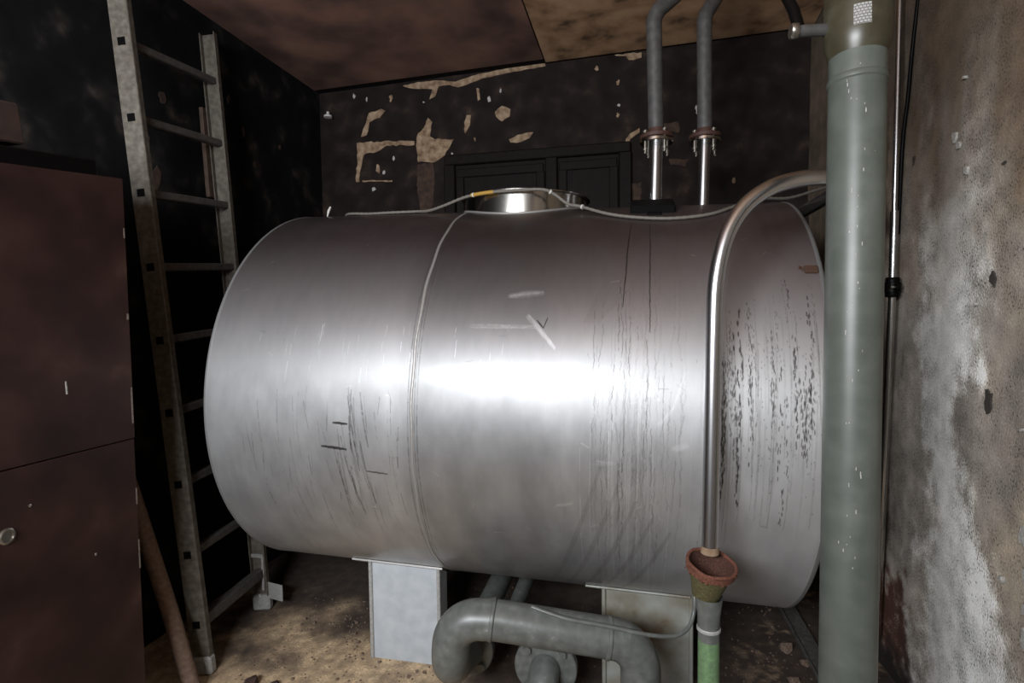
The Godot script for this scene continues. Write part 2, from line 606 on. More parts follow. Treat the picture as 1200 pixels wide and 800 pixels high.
func materials() -> void:
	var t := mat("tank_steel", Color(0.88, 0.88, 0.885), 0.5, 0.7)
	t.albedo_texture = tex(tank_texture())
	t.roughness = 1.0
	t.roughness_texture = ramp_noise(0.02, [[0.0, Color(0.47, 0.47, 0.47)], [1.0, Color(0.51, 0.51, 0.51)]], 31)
	t.clearcoat_enabled = true
	t.clearcoat = 0.35
	t.clearcoat_roughness = 0.16
	mat("weld", Color(0.6, 0.59, 0.58), 0.5, 0.6)
	mat("head_steel", Color(0.45, 0.45, 0.45), 0.6, 0.5)
	mat("bright_steel", Color(0.8, 0.79, 0.77), 0.18, 1.0)
	mat("chrome", Color(0.76, 0.76, 0.77), 0.27, 1.0)
	mat("bolt", Color(0.55, 0.53, 0.5), 0.35, 0.9)
	mat("rubber", Color(0.05, 0.045, 0.045), 0.8)
	worn("leg_sheet", [[0.0, Color(0.66, 0.685, 0.71)], [0.5, Color(0.70, 0.725, 0.75)], [1.0, Color(0.74, 0.76, 0.78)]], 0.012, 2.0, 0.55, 0.15)
	worn("leg_rusty", [[0.0, Color(0.35, 0.24, 0.13)], [0.3, Color(0.45, 0.43, 0.38)], [0.6, Color(0.52, 0.52, 0.49)], [1.0, Color(0.6, 0.61, 0.6)]], 0.008, 1.3, 0.6, 0.1, 0.0, 14)
	worn("rusty_edge", [[0.0, Color(0.22, 0.17, 0.13)], [0.5, Color(0.38, 0.30, 0.23)], [0.7, Color(0.45, 0.26, 0.13)], [1.0, Color(0.52, 0.5, 0.47)]], 0.03, 3.0, 0.7, 0.2)
	worn("green_grey_paint", [[0.0, Color(0.27, 0.29, 0.268)], [0.5, Color(0.315, 0.335, 0.312)], [1.0, Color(0.37, 0.388, 0.366)]], 0.012, 2.0, 0.42, 0.0, 0.08)
	worn("grey_paint", [[0.0, Color(0.29, 0.30, 0.29)], [0.5, Color(0.35, 0.36, 0.35)], [0.85, Color(0.40, 0.41, 0.40)], [1.0, Color(0.57, 0.58, 0.57)]], 0.02, 2.5, 0.38, 0.0, 0.12)
	worn("dark_grey_paint", [[0.0, Color(0.20, 0.197, 0.193)], [1.0, Color(0.31, 0.305, 0.30)]], 0.02, 2.5, 0.55)
	worn("olive_sleeve", [[0.0, Color(0.19, 0.175, 0.125)], [0.6, Color(0.25, 0.235, 0.18)], [1.0, Color(0.31, 0.30, 0.26)]], 0.015, 2.0, 0.36)
	worn("flange_rust", [[0.0, Color(0.15, 0.085, 0.07)], [0.5, Color(0.24, 0.135, 0.105)], [1.0, Color(0.33, 0.22, 0.17)]], 0.04, 6.0, 0.65)
	worn("funnel_rust", [[0.0, Color(0.20, 0.10, 0.07)], [0.45, Color(0.36, 0.20, 0.145)], [0.75, Color(0.45, 0.28, 0.21)], [1.0, Color(0.58, 0.45, 0.37)]], 0.05, 7.0, 0.85, 0.0, 0.25)
	worn("lining_rust", [[0.0, Color(0.14, 0.07, 0.05)], [0.6, Color(0.26, 0.14, 0.10)], [1.0, Color(0.45, 0.33, 0.27)]], 0.05, 7.0, 0.9, 0.0, 0.25)
	worn("funnel_green", [[0.0, Color(0.26, 0.17, 0.11)], [0.35, Color(0.27, 0.255, 0.15)], [0.7, Color(0.34, 0.325, 0.21)], [1.0, Color(0.55, 0.46, 0.34)]], 0.04, 6.0, 0.7, 0.0, 0.2)
	worn("green_paint", [[0.0, Color(0.34, 0.39, 0.32)], [0.35, Color(0.36, 0.46, 0.33)], [0.8, Color(0.42, 0.54, 0.38)], [1.0, Color(0.55, 0.58, 0.52)]], 0.03, 4.0, 0.5)
	worn("ladder_grey", [[0.0, Color(0.27, 0.25, 0.225)], [0.5, Color(0.36, 0.335, 0.30)], [1.0, Color(0.45, 0.43, 0.395)]], 0.02, 3.0, 0.6, 0.1)
	worn("rung_grey", [[0.0, Color(0.27, 0.26, 0.25)], [1.0, Color(0.42, 0.41, 0.40)]], 0.02, 3.0, 0.6, 0.1)
	worn("galvanised", [[0.0, Color(0.55, 0.55, 0.54)], [1.0, Color(0.7, 0.7, 0.69)]], 0.03, 4.0, 0.5, 0.2)
	worn("cabinet_brown", [[0.0, Color(0.13, 0.092, 0.086)], [0.5, Color(0.185, 0.122, 0.112)], [0.85, Color(0.225, 0.155, 0.14)], [1.0, Color(0.29, 0.21, 0.18)]], 0.006, 1.0, 0.5)
	worn("worn_edge", [[0.0, Color(0.3, 0.25, 0.22)], [1.0, Color(0.5, 0.46, 0.42)]], 0.05, 4.0, 0.7)
	worn("black_soot", [[0.0, Color(0.055, 0.05, 0.05)], [1.0, Color(0.12, 0.11, 0.105)]], 0.02, 2.0, 0.85)
	worn("wood_brown", [[0.0, Color(0.20, 0.15, 0.12)], [1.0, Color(0.34, 0.26, 0.21)]], 0.02, 2.0, 0.7)
	worn("block_brown", [[0.0, Color(0.14, 0.085, 0.065)], [1.0, Color(0.22, 0.14, 0.105)]], 0.02, 2.0, 0.8)
	worn("pole_rust", [[0.0, Color(0.33, 0.26, 0.22)], [0.5, Color(0.43, 0.35, 0.30)], [1.0, Color(0.52, 0.44, 0.38)]], 0.03, 3.0, 0.75)
	worn("plaster", [[0.0, Color(0.34, 0.265, 0.205)], [0.4, Color(0.50, 0.41, 0.325)], [1.0, Color(0.64, 0.56, 0.47)]], 0.012, 3.0, 0.95, 0.0, 0.2)
	worn("stained_plaster", [[0.0, Color(0.14, 0.1, 0.085)], [1.0, Color(0.30, 0.22, 0.17)]], 0.02, 2.0, 0.95)
	worn("white_flake", [[0.0, Color(0.5, 0.49, 0.47)], [1.0, Color(0.75, 0.74, 0.72)]], 0.05, 4.0, 0.9)
	worn("back_soot", [[0.0, Color(0.085, 0.07, 0.066)], [0.55, Color(0.13, 0.108, 0.10)], [0.8, Color(0.17, 0.14, 0.125)], [1.0, Color(0.26, 0.21, 0.18)]], 0.012, 0.9, 0.75, 0.0, 0.5)
	worn("left_soot", [[0.0, Color(0.06, 0.06, 0.065)], [0.55, Color(0.09, 0.09, 0.095)], [0.75, Color(0.15, 0.14, 0.135)], [1.0, Color(0.30, 0.275, 0.25)]], 0.01, 0.8, 0.85, 0.0, 0.5, 17)
	worn("hatch_wood", [[0.0, Color(0.06, 0.048, 0.042)], [1.0, Color(0.10, 0.08, 0.072)]], 0.02, 2.0, 0.6)
	worn("board_brown", [[0.0, Color(0.28, 0.21, 0.19)], [0.45, Color(0.43, 0.32, 0.28)], [0.7, Color(0.50, 0.36, 0.31)], [1.0, Color(0.55, 0.42, 0.36)]], 0.005, 0.8, 0.7, 0.0, 0.0, 8)
	worn("board_tan", [[0.0, Color(0.28, 0.21, 0.15)], [0.3, Color(0.58, 0.445, 0.33)], [0.6, Color(0.70, 0.55, 0.42)], [1.0, Color(0.76, 0.62, 0.48)]], 0.009, 1.0, 0.75, 0.0, 0.0, 12)
	worn("rubble", [[0.0, Color(0.24, 0.18, 0.15)], [0.6, Color(0.42, 0.35, 0.3)], [1.0, Color(0.68, 0.64, 0.58)]], 0.05, 6.0, 0.95)
	worn("brick_red", [[0.0, Color(0.17, 0.115, 0.095)], [1.0, Color(0.27, 0.19, 0.155)]], 0.05, 6.0, 0.9)
	worn("plain_wall", [[0.0, Color(0.62, 0.60, 0.57)], [1.0, Color(0.76, 0.74, 0.71)]], 0.01, 0.8, 0.9)
	worn("cable_grey", [[0.0, Color(0.30, 0.28, 0.26)], [1.0, Color(0.50, 0.48, 0.45)]], 0.08, 12.0, 0.7)
	mat("lug_rust", Color(0.26, 0.17, 0.115), 0.9)
	mat("dark_spot", Color(0.22, 0.2, 0.185), 0.95)
	mat("tape_yellow", Color(0.62, 0.48, 0.2), 0.6)
	mat("white_plastic", Color(0.75, 0.74, 0.72), 0.5)
	mat("black_iron", Color(0.06, 0.055, 0.055), 0.4, 0.3)
	M.cabinet_brown.metallic_specular = 0.3
	for soot in ["back_soot", "left_soot", "black_soot", "hatch_wood", "black_iron", "rubber"]:
		M[soot].metallic_specular = 0.2
	var fl := mat("concrete_floor", Color.WHITE, 0.9)
	fl.albedo_texture = tex(floor_texture(1024))
	fl.heightmap_enabled = true
	fl.heightmap_scale = 0.7
	fl.heightmap_texture = fl.albedo_texture
	var rw := mat("right_wall", Color.WHITE, 0.92)
	rw.albedo_texture = tex(right_wall_texture(1536, 1536))
	rw.heightmap_enabled = true
	rw.heightmap_scale = 0.5
	rw.heightmap_texture = rw.albedo_texture
	# flash highlight on flaked pipe paint, painted as a white patch
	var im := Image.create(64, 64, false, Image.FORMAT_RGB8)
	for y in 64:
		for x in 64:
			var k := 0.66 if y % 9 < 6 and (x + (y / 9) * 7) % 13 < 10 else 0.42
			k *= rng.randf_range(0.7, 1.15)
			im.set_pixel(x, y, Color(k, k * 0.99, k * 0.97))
	mat("flash_glint", Color.WHITE, 0.8).albedo_texture = tex(im)
	var gl := mat("window_glow", Color(0.9, 0.93, 0.95), 0.4)
	gl.emission_enabled = true
	gl.emission = Color(0.93, 0.97, 1.0)
	gl.emission_energy_multiplier = 2.0


# ------------------------------------------------------------------ the room
func setting() -> void:
	var st := begin()
	box(st, Vector3((WALL_L + WALL_R) / 2, -0.1, 1.235), Vector3(3.27, 0.2, 4.73), Basis(), 0.0)
	var fx := 0.9
	var fzz := WALL_F + 0.2
	quad(st, Vector3(WALL_L, 0.001, fzz), Vector3(WALL_L, 0.001, WALL_B), Vector3(fx, 0.001, WALL_B), Vector3(fx, 0.001, fzz), [Vector2(0, (fzz + 0.93) / 2.87), Vector2(0, 0), Vector2(1, 0), Vector2(1, (fzz + 0.93) / 2.87)])
	struct("floor", st, M.concrete_floor)
	st = begin()
	box(st, Vector3(WALL_L - 0.1, 1.45, 1.235), Vector3(0.2, 2.9, 4.33), Basis(), 0.0)
	var wl := struct("wall_left", st, M.left_soot)
	st = begin()
	box(st, Vector3((WALL_L + WALL_R) / 2, 1.45, WALL_B - 0.1), Vector3(3.27, 2.9, 0.2), Basis(), 0.0)
	var wb := struct("wall_back", st, M.back_soot)
	# right wall: one face carries the stained plaster
	st = begin()
	box(st, Vector3(WALL_R + 0.125, 1.45, 1.235), Vector3(0.2, 2.9, 4.33), Basis(), 0.0)
	var nz := 60
	var rough := FastNoiseLite.new()
	rough.seed = 6
	rough.frequency = 1.6
	var pt := func(i: int, j: int) -> Array:
		var z := WALL_B + (WALL_F - WALL_B) * i / nz
		var y := 2.9 * j / 40.0
		return [Vector3(WALL_R + rough.get_noise_2d(z, y) * 0.012 - 0.004, y, z), Vector2((z + 0.93) / 2.5, 1.0 - y / 2.8)]
	st.set_smooth_group(3)
	for i in nz:
		for j in 40:
			var a: Array = pt.call(i, j)
			var b: Array = pt.call(i, j + 1)
			var c: Array = pt.call(i + 1, j + 1)
			var d: Array = pt.call(i + 1, j)
			# seen from -x, +z runs to the right
			quad(st, a[0], b[0], c[0], d[0], [a[1], b[1], c[1], d[1]])
	var wr := struct("wall_right", st, M.right_wall)
	# front wall with the window opening, behind the camera
	st = begin()
	for q in [[-1.95, -1.73, 1.55, 2.32], [-0.02, 0.9, 0.0, 2.32], [-1.97, -0.02, 0.0, 1.55], [-1.97, 0.9, 2.32, 2.9]]:
		box(st, Vector3((q[0] + q[1]) / 2, (q[2] + q[3]) / 2, WALL_F + 0.1), Vector3(q[1] - q[0], q[3] - q[2], 0.2), Basis(), 0.0)
	struct("wall_front", st, M.plain_wall)
	st = begin()
	for q in [[-0.875, 1.575, 1.71, 0.05], [-0.875, 2.295, 1.71, 0.05]]:
		box(st, Vector3(q[0], q[1], WALL_F + 0.1), Vector3(q[2], q[3], 0.1))
	for x in [-1.705, -0.045]:
		box(st, Vector3(x, 1.935, WALL_F + 0.1), Vector3(0.05, 0.67, 0.1))
	var wn := struct("window_1", st, M.white_plastic)
	st = begin()
	box(st, Vector3(-0.875, 1.935, WALL_F + 0.12), Vector3(1.61, 0.67, 0.01), Basis(), 0.0)
	obj("pane", st, M.window_glow, wn)
	# ceiling: a slab with boards screwed under it
	st = begin()
	box(st, Vector3((WALL_L + WALL_R) / 2, 2.98, 1.235), Vector3(3.27, 0.16, 4.73), Basis(), 0.0)
	var ce := struct("ceiling", st, M.board_brown)
	var tilt := Basis(Vector3.BACK, 0.0206)
	var edge := -0.51
	for q in [[WALL_L, edge - 0.004, -0.87, 1.25, "board_brown", 0.0], [edge + 0.004, WALL_R, -0.9, 1.25, "board_tan", -0.006], [WALL_L, edge - 0.004, 1.256, WALL_F, "board_brown", 0.0], [edge + 0.004, WALL_R, 1.256, WALL_F, "board_tan", -0.006]]:
		st = begin()
		var cx: float = (q[0] + q[1]) / 2
		box(st, Vector3(cx, 2.794 + 0.0206 * (cx + 0.5) + q[5], (q[2] + q[3]) / 2), Vector3(q[1] - q[0], 0.012, q[3] - q[2]), tilt, 0.002)
		obj("ceiling_board", st, M[q[4]], ce)
	st = begin()
	box(st, Vector3(-0.535, 2.84, WALL_B + 0.03), Vector3(2.87, 0.1, 0.06), tilt)
	obj("batten", st, M.black_soot, ce)
	# bare plaster where the black coat of the back wall has fallen off
	var patches := [
		[[-1.718, 2.432], [-1.534, 2.428], [-1.330, 2.412], [-1.330, 2.389], [-1.515, 2.400], [-1.564, 2.373], [-1.671, 2.354], [-1.698, 2.259], [-1.706, 2.189], [-1.729, 2.190], [-1.717, 2.331]],
		[[-1.268, 2.487], [-1.239, 2.545], [-1.212, 2.517], [-1.229, 2.433], [-1.196, 2.413], [-1.078, 2.403], [-1.097, 2.371], [-1.134, 2.314], [-1.199, 2.276], [-1.310, 2.284], [-1.317, 2.405], [-1.306, 2.456]],
		[[-1.311, 2.272], [-1.209, 2.270], [-1.202, 2.156], [-1.224, 2.011], [-1.294, 1.914], [-1.323, 2.146]],
		[[-1.629, 2.609], [-1.547, 2.628], [-1.519, 2.613], [-1.558, 2.573], [-1.627, 2.553], [-1.648, 2.476], [-1.687, 2.467], [-1.662, 2.530]],
		[[-1.40, 2.752], [-1.30, 2.765], [-1.18, 2.762], [-1.06, 2.742], [-0.955, 2.765], [-0.80, 2.783], [-0.516, 2.797], [-0.511, 2.774], [-0.763, 2.756], [-0.90, 2.742], [-0.99, 2.716], [-1.045, 2.708], [-1.10, 2.728], [-1.165, 2.725], [-1.191, 2.668], [-1.228, 2.654], [-1.208, 2.712], [-1.337, 2.730]],
		[[-0.818, 2.540], [-0.774, 2.574], [-0.722, 2.548], [-0.728, 2.507], [-0.775, 2.482], [-0.810, 2.511]],
		[[-0.734, 2.375], [-0.682, 2.396], [-0.588, 2.404], [-0.610, 2.373], [-0.665, 2.353], [-0.725, 2.355]],
		[[-0.994, 2.539], [-0.964, 2.537], [-0.972, 2.479], [-1.005, 2.431], [-1.008, 2.499]],
		[[-0.057, 2.320], [-0.033, 2.350], [0.020, 2.377], [0.020, 2.353], [-0.033, 2.318], [-0.057, 2.257], [-0.073, 2.234]],
		[[-1.686, 2.198], [-1.483, 2.185], [-1.483, 2.176], [-1.686, 2.187]],
		[[-0.929, 2.692], [-0.912, 2.687], [-0.908, 2.623], [-0.922, 2.616]],
		[[-0.118, 2.792], [0.031, 2.791], [0.031, 2.762], [-0.039, 2.756], [-0.055, 2.780]],
		[[0.115, 2.384], [0.230, 2.393], [0.234, 2.335], [0.130, 2.349]],
		[[0.176, 2.192], [0.283, 2.184], [0.268, 2.146], [0.188, 2.160]],
		[[-0.050, 2.065], [0.029, 2.076], [0.029, 1.957], [-0.050, 1.961]],
	]
	for k in patches.size():
		st = begin()
		plate(st, ragged(patches[k], 0.0025 if k in [4, 8, 9, 10] else 0.005), 0.004, Transform3D(Basis(), Vector3(0, 0, WALL_B - 0.001)))
		obj("plaster_patch", st, M.stained_plaster if k in [2, 12, 13, 14] else M.plaster, wb)
	# small chips
	for c in [[-1.729, 2.720], [-1.642, 2.694], [-1.479, 2.687], [-1.265, 2.641], [-1.47, 2.322], [-1.577, 2.26], [-1.539, 2.239], [-1.609, 2.138], [-1.089, 2.319], [-0.944, 2.392], [-0.761, 2.294], [-0.218, 2.731], [-0.098, 2.64], [-0.095, 2.513], [-0.1, 2.459], [-0.781, 2.661], [-0.852, 2.618], [0.33, 2.45], [0.42, 2.2], [0.52, 2.05]]:
		st = begin()
		chip(st, Vector2(c[0], c[1]), rng.randf_range(0.006, 0.016), rng.randf_range(0.8, 2.4), 0.003, Transform3D(Basis(), Vector3(0, 0, WALL_B - 0.001)))
		obj("chip", st, M.white_flake if rng.randf() < 0.6 else M.plaster, wb)
	# bare spots on the left wall beside the ladder (x of the frame runs to -z)
	var lf := Transform3D(Basis(Vector3.UP, PI / 2), Vector3(WALL_L - 0.001, 0, 0))
	for c in [[-0.42, 2.03, 0.05, 2.2], [-0.36, 1.93, 0.035, 1.6], [-0.30, 2.28, 0.02, 1.4], [0.2, 2.3, 0.014, 2.0], [0.28, 2.15, 0.016, 1.5], [0.1, 2.42, 0.012, 2.4], [-0.05, 2.1, 0.03, 2.2], [0.5, 2.3, 0.012, 1.4]]:
		st = begin()
		chip(st, Vector2(c[0], c[1]), c[2], c[3], 0.003, lf)
		obj("chip", st, M.stained_plaster, wl)
	# loose flakes and holes on the right wall (x of the frame runs to +z)
	var rf := Transform3D(Basis(Vector3.UP, -PI / 2), Vector3(WALL_R - 0.004, 0, 0))
	for c in [[0.48, 1.83, 0.014, 1.3], [0.50, 1.80, 0.010, 1.0], [0.54, 1.72, 0.010, 1.2], [0.52, 1.98, 0.007, 0.6], [0.82, 0.80, 0.016, 1.6], [0.83, 0.71, 0.014, 1.8], [0.835, 0.63, 0.014, 1.3], [0.84, 0.56, 0.02, 1.5], [0.85, 0.47, 0.014, 1.2], [0.74, 0.66, 0.007, 1.3], [0.8, 1.05, 0.006, 0.7], [0.60, 1.35, 0.006, 0.7]]:
		st = begin()
		chip(st, Vector2(c[0], c[1]), c[2], c[3], 0.010, rf)
		obj("plaster_flake", st, M.white_flake, wr)
	for c in [[0.665, 1.415, 0.012, 1.8], [0.66, 1.10, 0.017, 2.0], [0.23, 1.83, 0.010, 1.8], [0.70, 1.70, 0.012, 0.4]]:
		st = begin()
		chip(st, Vector2(c[0], c[1]), c[2], c[3], 0.0045, rf)
		obj("dark_spot", st, M.dark_spot, wr)
	# closed double shutter of dark timber in the back wall
	st = begin()
	for q in [[-0.58, 2.27, 1.1, 0.06], [-0.58, 1.42, 1.1, 0.06]]:
		box(st, Vector3(q[0], q[1], WALL_B + 0.012), Vector3(q[2], q[3], 0.05), Basis(), 0.006)
	for x in [-1.10, -0.48, -0.06]:
		box(st, Vector3(x, 1.845, WALL_B + 0.012), Vector3(0.07, 0.80, 0.045), Basis(), 0.006)
	var sh := struct("window_2", st, M.hatch_wood)
	for q in [[-0.79, 0.55], [-0.27, 0.35]]:
		st = begin()
		box(st, Vector3(q[0], 1.845, WALL_B + 0.006), Vector3(q[1], 0.79, 0.02), Basis(), 0.003)
		box(st, Vector3(q[0], 2.19, WALL_B + 0.018), Vector3(q[1] - 0.02, 0.05, 0.02), Basis(), 0.004)
		for s in [-1, 1]:
			box(st, Vector3(q[0] + s * (q[1] / 2 - 0.03), 1.84, WALL_B + 0.018), Vector3(0.05, 0.66, 0.02), Basis(), 0.004)
		obj("shutter_leaf", st, M.hatch_wood, sh)


func ragged(poly: Array, amount: float) -> PackedVector2Array:
	var out := frayed(poly, amount)
	for k in 6:
		if not Geometry2D.triangulate_polygon(out).is_empty():
			break
		amount *= 0.5
		out = frayed(poly, amount)
	return out


func frayed(poly: Array, amount: float) -> PackedVector2Array:
	var out := PackedVector2Array()
	for i in poly.size():
		var a := Vector2(poly[i][0], poly[i][1])
		var b := Vector2(poly[(i + 1) % poly.size()][0], poly[(i + 1) % poly.size()][1])
		var n := maxi(1, int((b - a).length() / 0.02))
		for k in n:
			var am := minf(amount, (b - a).length() * 0.2) if k > 0 else 0.0
			out.append(a.lerp(b, float(k) / n) + Vector2(rng.randf_range(-am, am), rng.randf_range(-am, am)))
	return out


func chip(st: SurfaceTool, c: Vector2, r: float, tall: float, depth: float, xf: Transform3D) -> void:
	var poly := PackedVector2Array()
	for k in 11:
		var a := TAU * k / 11
		var q := r * rng.randf_range(0.55, 1.15)
		poly.append(c + Vector2(cos(a) * q, sin(a) * q * tall))
	plate(st, poly, depth, xf)


# ------------------------------------------------------------------ the tank
func tank_at(x: float, deg: float, more := 0.0) -> Vector3:
	# a point on the shell in the tank's own frame
	var a := deg_to_rad(deg)
	return Vector3(x, sin(a) * ((R_TOP if sin(a) > 0 else R_LOW) + more), cos(a) * (R_Z + more))


func tank() -> void:
	var t := thing("steel_tank", "large horizontal stainless steel tank on two sheet metal legs", "tank", Vector3(0, AXIS_Y, 0))
	t.rotation.z = TANK_TILT
	var seg := 144
	var ring := func(x: float, scale := 1.0, more := 0.0) -> PackedVector3Array:
		var row := PackedVector3Array()
		for j in seg:
			var p := tank_at(x, 180.0 - 360.0 * j / seg, more)
			row.append(Vector3(x, p.y * scale, p.z * scale))
		return row
	# shell; angles run down from 180 to -180, the picture covers 120 to -120
	var st := begin()
	st.set_smooth_group(1)
	var rows := []
	var us := []
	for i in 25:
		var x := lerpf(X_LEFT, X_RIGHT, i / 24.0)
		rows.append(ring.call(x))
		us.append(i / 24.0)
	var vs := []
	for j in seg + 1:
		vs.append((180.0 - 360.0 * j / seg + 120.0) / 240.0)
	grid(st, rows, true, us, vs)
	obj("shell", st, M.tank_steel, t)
	# dished heads with the turned-out lip of their rim
	for s in [-1.0, 1.0]:
		st = begin()
		st.set_smooth_group(1)
		var x0: float = X_LEFT if s < 0 else X_RIGHT
		rows = []
		for k in 13:
			var a := PI / 2 * k / 12
			rows.append(ring.call(x0 + s * (0.004 + 0.06 * sin(a)), maxf(cos(a), 0.002)))
		if s < 0:
			rows.reverse()
		grid(st, rows)
		obj("head", st, M.head_steel, t)
		st = begin()
		st.set_smooth_group(1)
		rows = []
		for k in 9:
			var a := PI * k / 8
			rows.append(ring.call(x0 + s * 0.002 - 0.005 * cos(a), 1.0, 0.0012 * sin(a)))
		grid(st, rows)
		obj("rim_lip", st, M.head_steel, t)
	# weld seams: a rippled bead
	for sx in [X_SEAM]:
		st = begin()
		st.set_smooth_group(1)
		rows = []
		var n := 720
		for k in 7:
			var a := PI * k / 6
			var row := PackedVector3Array()
			for j in n:
				var bead := (0.0026 + 0.0004 * sin(j * 1.7)) * sin(a)
				row.append(tank_at(sx - 0.005 * cos(a) + 0.0015 * sin(j * 0.21), 180.0 - 360.0 * j / n, bead - 0.0005))
			rows.append(row)
		grid(st, rows)
		obj("weld_seam", st, M.weld, t)
	# manhole neck, lid and the bead at its foot
	var mh := Vector3(-0.475, 0.74, 0.0)
	st = begin()
	lathe(st, [Vector2(0.255, -0.09), Vector2(0.255, 0.060)], 72, Transform3D(Basis(), mh))
	obj("manhole_neck", st, M.bright_steel, t)
	st = begin()
	lathe(st, [Vector2(0, 0.058), Vector2(0.268, 0.058), Vector2(0.270, 0.059), Vector2(0.270, 0.063), Vector2(0.268, 0.064), Vector2(0, 0.064)], 72, Transform3D(Basis(), mh))
	obj("manhole_lid", st, M.bright_steel, t)
	st = begin()
	var path := []
	for k in 73:
		var a := TAU * k / 72
		var z := cos(a) * 0.257
		path.append(Vector3(mh.x + sin(a) * 0.257, R_TOP * sqrt(1.0 - pow(z / R_Z, 2)) + 0.002, z))
	tube(st, path, 0.005, 8, false)
	obj("manhole_weld", st, M.weld, t)
	# inlet stubs with the lower halves of the flanges
	for q in [[0.052, 0.12, 0.995, 0.0240], [0.245, -0.05, 1.037, 0.0225]]:
		var sp := Node3D.new()
		sp.name = "inlet_stub"
		t.add_child(sp, true)
		var low: float = R_TOP * sqrt(1.0 - pow(q[1] / R_Z, 2)) - 0.02
		var top: float = q[2]
		st = begin()
		tube(st, [Vector3(q[0], low, q[1]), Vector3(q[0], top - 0.01, q[1])], q[3], 28)
		obj("tube", st, M.chrome, sp)
		st = begin()
		lathe(st, [Vector2(q[3], -0.014), Vector2(0.060, -0.014), Vector2(0.062, -0.012), Vector2(0.062, -0.002), Vector2(0.060, 0), Vector2(q[3], 0)], 40, Transform3D(Basis(), Vector3(q[0], top, q[1])))
		obj("flange", st, M.bright_steel, sp)
		st = begin()
		lathe(st, [Vector2(q[3] + 0.006, -0.012), Vector2(q[3] + 0.003, 0.01), Vector2(q[3], 0.014)], 32, Transform3D(Basis(), Vector3(q[0], low + 0.025, q[1])))
		obj("weld_bead", st, M.weld, sp)
	# black rubber block round the foot of the nearer stub
	st = begin()
	box(st, Vector3(0.040, 0.715, 0.235), Vector3(0.155, 0.050, 0.16), Basis(Vector3.RIGHT, 0.33), 0.006)
	box(st, Vector3(0.045, 0.680, 0.318), Vector3(0.05, 0.02, 0.03), Basis(Vector3.RIGHT, 0.45), 0.004)
	obj("rubber_block", st, M.rubber, t)
	# rusty lifting lug at the right end
	st = begin()
	var lp := tank_at(0.475, 38.0, 0.004)
	box(st, lp, Vector3(0.036, 0.012, 0.026), Basis(Vector3.RIGHT, deg_to_rad(-38.0 + 90.0)), 0.003)
	obj("lug", st, M.lug_rust, t)
	# legs: folded sheet boxes under saddle plates
	for q in [[-0.877, 0.292, "leg_sheet", -1.07, -0.70], [0.031, 0.308, "leg_rusty", -0.165, 0.19]]:
		var lg := Node3D.new()
		lg.name = "leg"
		t.add_child(lg, true)
		lg.rotation.z = -TANK_TILT
		var c: Vector3 = Basis(Vector3.BACK, TANK_TILT) * Vector3(q[0], 0, 0)
		var top := -0.600 + c.y
		var bot := -AXIS_Y
		var x0: float = q[0] - q[1] / 2
		var x1: float = q[0] + q[1] / 2
		var zf := 0.385
		st = begin()
		box(st, Vector3(q[0], (top + bot) / 2, zf - 0.004), Vector3(q[1] - 0.01, top - bot, 0.006), Basis(), 0.001)
		obj("front_panel", st, M[q[2]], lg)
		for sx in [x0 + 0.003, x1 - 0.003]:
			st = begin()
			box(st, Vector3(sx, (top + bot) / 2 - 0.02, zf - 0.04), Vector3(0.006, top - bot - 0.04, 0.07), Basis(), 0.001)
			obj("side_panel", st, M[q[2]], lg)
		st = begin()
		box(st, Vector3(q[0], (top + bot) / 2, -zf), Vector3(q[1] - 0.01, top - bot, 0.006), Basis(), 0.001)
		obj("rear_panel", st, M[q[2]], lg)
		# turned edges round the front
		for sx in [x0 + 0.006, x1 - 0.006]:
			st = begin()
			box(st, Vector3(sx, (top + bot) / 2, zf + 0.003), Vector3(0.014, top - bot, 0.010), Basis(), 0.003)
			obj("turned_edge", st, M.galvanised if q[2] == "leg_sheet" else M.leg_rusty, lg)
		st = begin()
		box(st, Vector3(q[0], top - 0.008, zf + 0.003), Vector3(q[1] - 0.02, 0.012, 0.010), Basis(), 0.003)
		obj("turned_edge", st, M.galvanised if q[2] == "leg_sheet" else M.rusty_edge, lg)
		# saddle plate that follows the underside of the shell
		st = begin()
		st.set_smooth_group(1)
		var inner := []
		for side in [[0.002, 1], [0.008, -1]]:
			rows = []
			for k in 31:
				var deg := lerpf(-57.5, -122.5, k / 30.0)
				var row := PackedVector3Array()
				for xx in ([q[3], q[4]] if side[1] > 0 else [q[4], q[3]]):
					row.append(Basis(Vector3.BACK, TANK_TILT) * tank_at(xx, deg, side[0]))
				rows.append(row)
			grid(st, rows, false)
			inner.append(rows)
		st.set_smooth_group(-1)
		for e in [0, 30]:
			var a: PackedVector3Array = inner[0][e]
			var b: PackedVector3Array = inner[1][e]
			quad_out(st, a[0], a[1], b[0], b[1], Vector3(0, 0, 1 if e == 0 else -1))
		obj("saddle_plate", st, M.weld if q[2] == "leg_sheet" else M.leg_rusty, lg)


